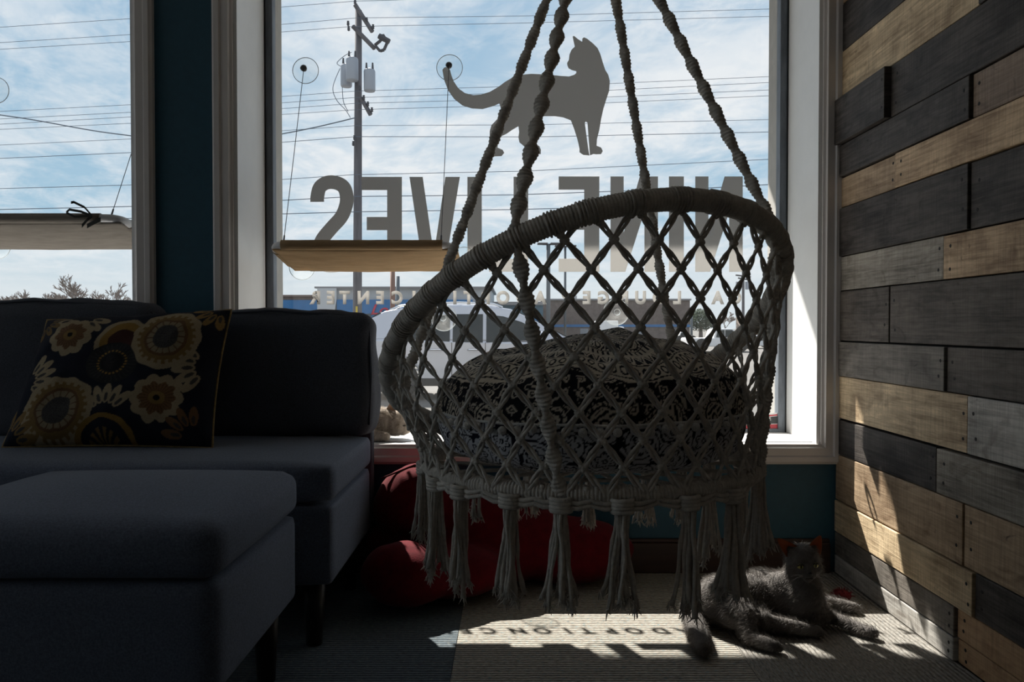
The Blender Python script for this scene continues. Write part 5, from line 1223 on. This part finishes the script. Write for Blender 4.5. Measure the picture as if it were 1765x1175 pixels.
# more poles and lot lights
def simple_pole(name, label, px, ptop, Y, r_, m, heads=()):
    x = W(px, 560, Y).x; t = thing(name, (x, Y, GZ), label, 'lamp post' if heads else 'pole'); zt = W(px, ptop, Y).z
    MB().tube([(x, Y, GZ), (x, Y, zt)], [r_ * 1.1, r_], 12).build('pole', m, t, smooth=True)
    MB().lathe([(0, 0), (r_ * 2.2, 0), (r_ * 2.2, .35), (r_, .4)], (x, Y, GZ), 12).build('footing', mat('concrete footing', (.4, .39, .37), .9), t)
    for dx in heads:
        s_ = Y / FP; MB().box((x + (dx - 9) * s_, Y - .3, zt - 1.5 * s_), (x + (dx + 9) * s_, Y + .3, zt + 1.5 * s_)).build('lamp_head', M_DK, t, bevel=.05)
        MB().tube([(x, Y, zt - 1.2 * s_), (x + dx * s_, Y, zt - 1.2 * s_)], .05, 6).build('arm', M_DK, t)
M_STEEL = mat('dark steel post', (.09, .11, .13), .6); M_RUST = mat('rust brown post', (.22, .12, .09), .8)
simple_pole('post', 'rust brown post behind the silver car', 677, 468, 42, .13, M_RUST); simple_pole('post', 'short grey steel post next to the rust brown post', 686, 476, 48, .11, M_STEEL)
simple_pole('lamp_post', 'dark parking lot lamp post with two heads, the left one', 945, 420, 52, .13, M_STEEL, (-10, 12)); simple_pole('lamp_post', 'thinner parking lot lamp post with two heads, the right one', 974, 424, 66, .10, M_STEEL, (-9, 10))
simple_pole('post', 'thin steel post beside the brick building corner', 1192, 530, 60, .09, M_STEEL)
fp = thing('utility_pole', (W(1281, 560, 90).x, 90, GZ), 'distant utility pole with crossarms right of the chair rim', 'utility pole')
MB().tube([(W(1281, 560, 90).x, 90, GZ), W(1281, 468, 90)], [.18, .14], 10).build('pole', M_POLE, fp)
for py, w_ in ((475, 13), (480, 9)): MB().tube([W(1281 - w_, py - 1, 90), W(1281 + w_, py + 2, 90)], .09, 4).build('crossarm', M_POLE, fp)
for px in (1272, 1288): MB().lathe([(0, -.45), (.26, -.45), (.26, .45), (0, .5)], W(px, 492, 90), 12).build('transformer', M_CAN, fp)
bd = thing('wall_lamp', tuple(W(1345, 283, 4.2)), 'small dark lamp bracket outside at the right of the window', 'lamp')
MB().tube([W(1341, 283, 4.2), W(1362, 285, 4.2)], .006, 6).build('arm', M_DK, bd); MB().tube([W(x, y, 4.2) for x, y in spl([(1341, 283), (1337, 277), (1341, 271), (1343, 266)], 5)], .0025, 5).build('bracket', M_DK, bd)

# trees
def bare_tree(label, px, pbase, ptop, Y, seed, wide=1.0):
    r_ = random.Random(seed); base = W(px, 560, Y); base.z = GZ; top = W(px, ptop, Y).z; Ht = top - GZ
    t = thing('bare_tree', tuple(base), label, 'tree', 'bare trees beyond the road'); tr = MB(); br = MB()
    M_B = mat('bare bark', (.20, .165, .15), .9)
    def grow(p, d, ln, rad, depth, mb):
        q = p + d * ln; mb.tube([p, (p + q) / 2 + Vector((r_.gauss(0, .04), r_.gauss(0, .04), 0)) * ln, q], [max(.036, rad), max(.034, rad * .85), max(.030, rad * .7)], 4, cap=False)
        if depth == 0: return
        for _ in range(3 if depth > 1 else 4):
            nd = (d + Vector((r_.gauss(0, .5) * wide, r_.gauss(0, .5), r_.uniform(-.05, .35)))).normalized(); grow(p.lerp(q, r_.uniform(.55, 1)), nd, ln * r_.uniform(.6, .8), rad * .6, depth - 1, br)
    grow(base, Vector((0, 0, 1)), Ht * .40, Ht * .022, 5, tr)
    tr.build('trunk', M_B, t); br.build('branches', M_B, t)
for i, (px, ptop, Y, w_, lb) in enumerate(((137, 484, 95, 1.0, 'tall bare tree in the left window'), (190, 490, 100, 1.0, 'round bare tree at the right of the left window'), (95, 503, 105, 1.0, 'low bare tree left of the tall one'),
        (20, 498, 110, 1.2, 'bare tree at the left edge of the left window'), (50, 506, 115, 1.2, 'small bare tree near the left edge'), (-30, 495, 100, 1.2, 'bare tree half outside the left frame edge'), (478, 509, 120, 1.1, 'bare tree at the left jamb of the main window'),
        (1250, 536, 120, 1.2, 'bare tree right of the evergreen'), (1300, 530, 128, 1.2, 'bare tree behind the right part of the chair'), (1335, 515, 105, 1.0, 'tall bare tree by the right window frame'), (1222, 545, 130, 1.2, 'small bare tree behind the white pickup'))):
    bare_tree(lb, px, 560, ptop, Y, 100 + i, w_)
def evergreen():
    Y = 85.0; c = W(1208, 553, Y); t = thing('evergreen_tree', (c.x, Y, GZ), 'dark green bushy evergreen tree right of the brick building', 'tree')
    MB().tube([(c.x, Y, GZ), (c.x, Y, c.z)], [.25, .12], 8).build('trunk', MATS['bare bark'], t)
    r_ = random.Random(4); mb = MB()
    for k in range(2600):
        d = Vector((r_.gauss(0, 1), r_.gauss(0, 1), r_.gauss(0, 1))).normalized(); rad = r_.uniform(.55, 1) ; p = Vector((c.x + d.x * 1.5 * rad * (1 - .2 * d.z), Y + d.y * 1.4 * rad, c.z + .1 + d.z * 1.25 * rad))
        u_ = Vector((r_.gauss(0, 1), r_.gauss(0, 1), r_.gauss(0, 1))).normalized(); v_ = u_.orthogonal().normalized(); s_ = .12; mb.add([p - u_ * s_, p + v_ * s_ * .5, p + u_ * s_, p - v_ * s_ * .5], [(0, 1, 2, 3)])
    mb.build('foliage', mat('dark evergreen leaf', (.055, .085, .05), .8, var=.3, vscale=2, trans=.2), t, kind='stuff')
evergreen()
print('scene done', sum(len(o.data.polygons) for o in scene.objects if o.type == 'MESH'))
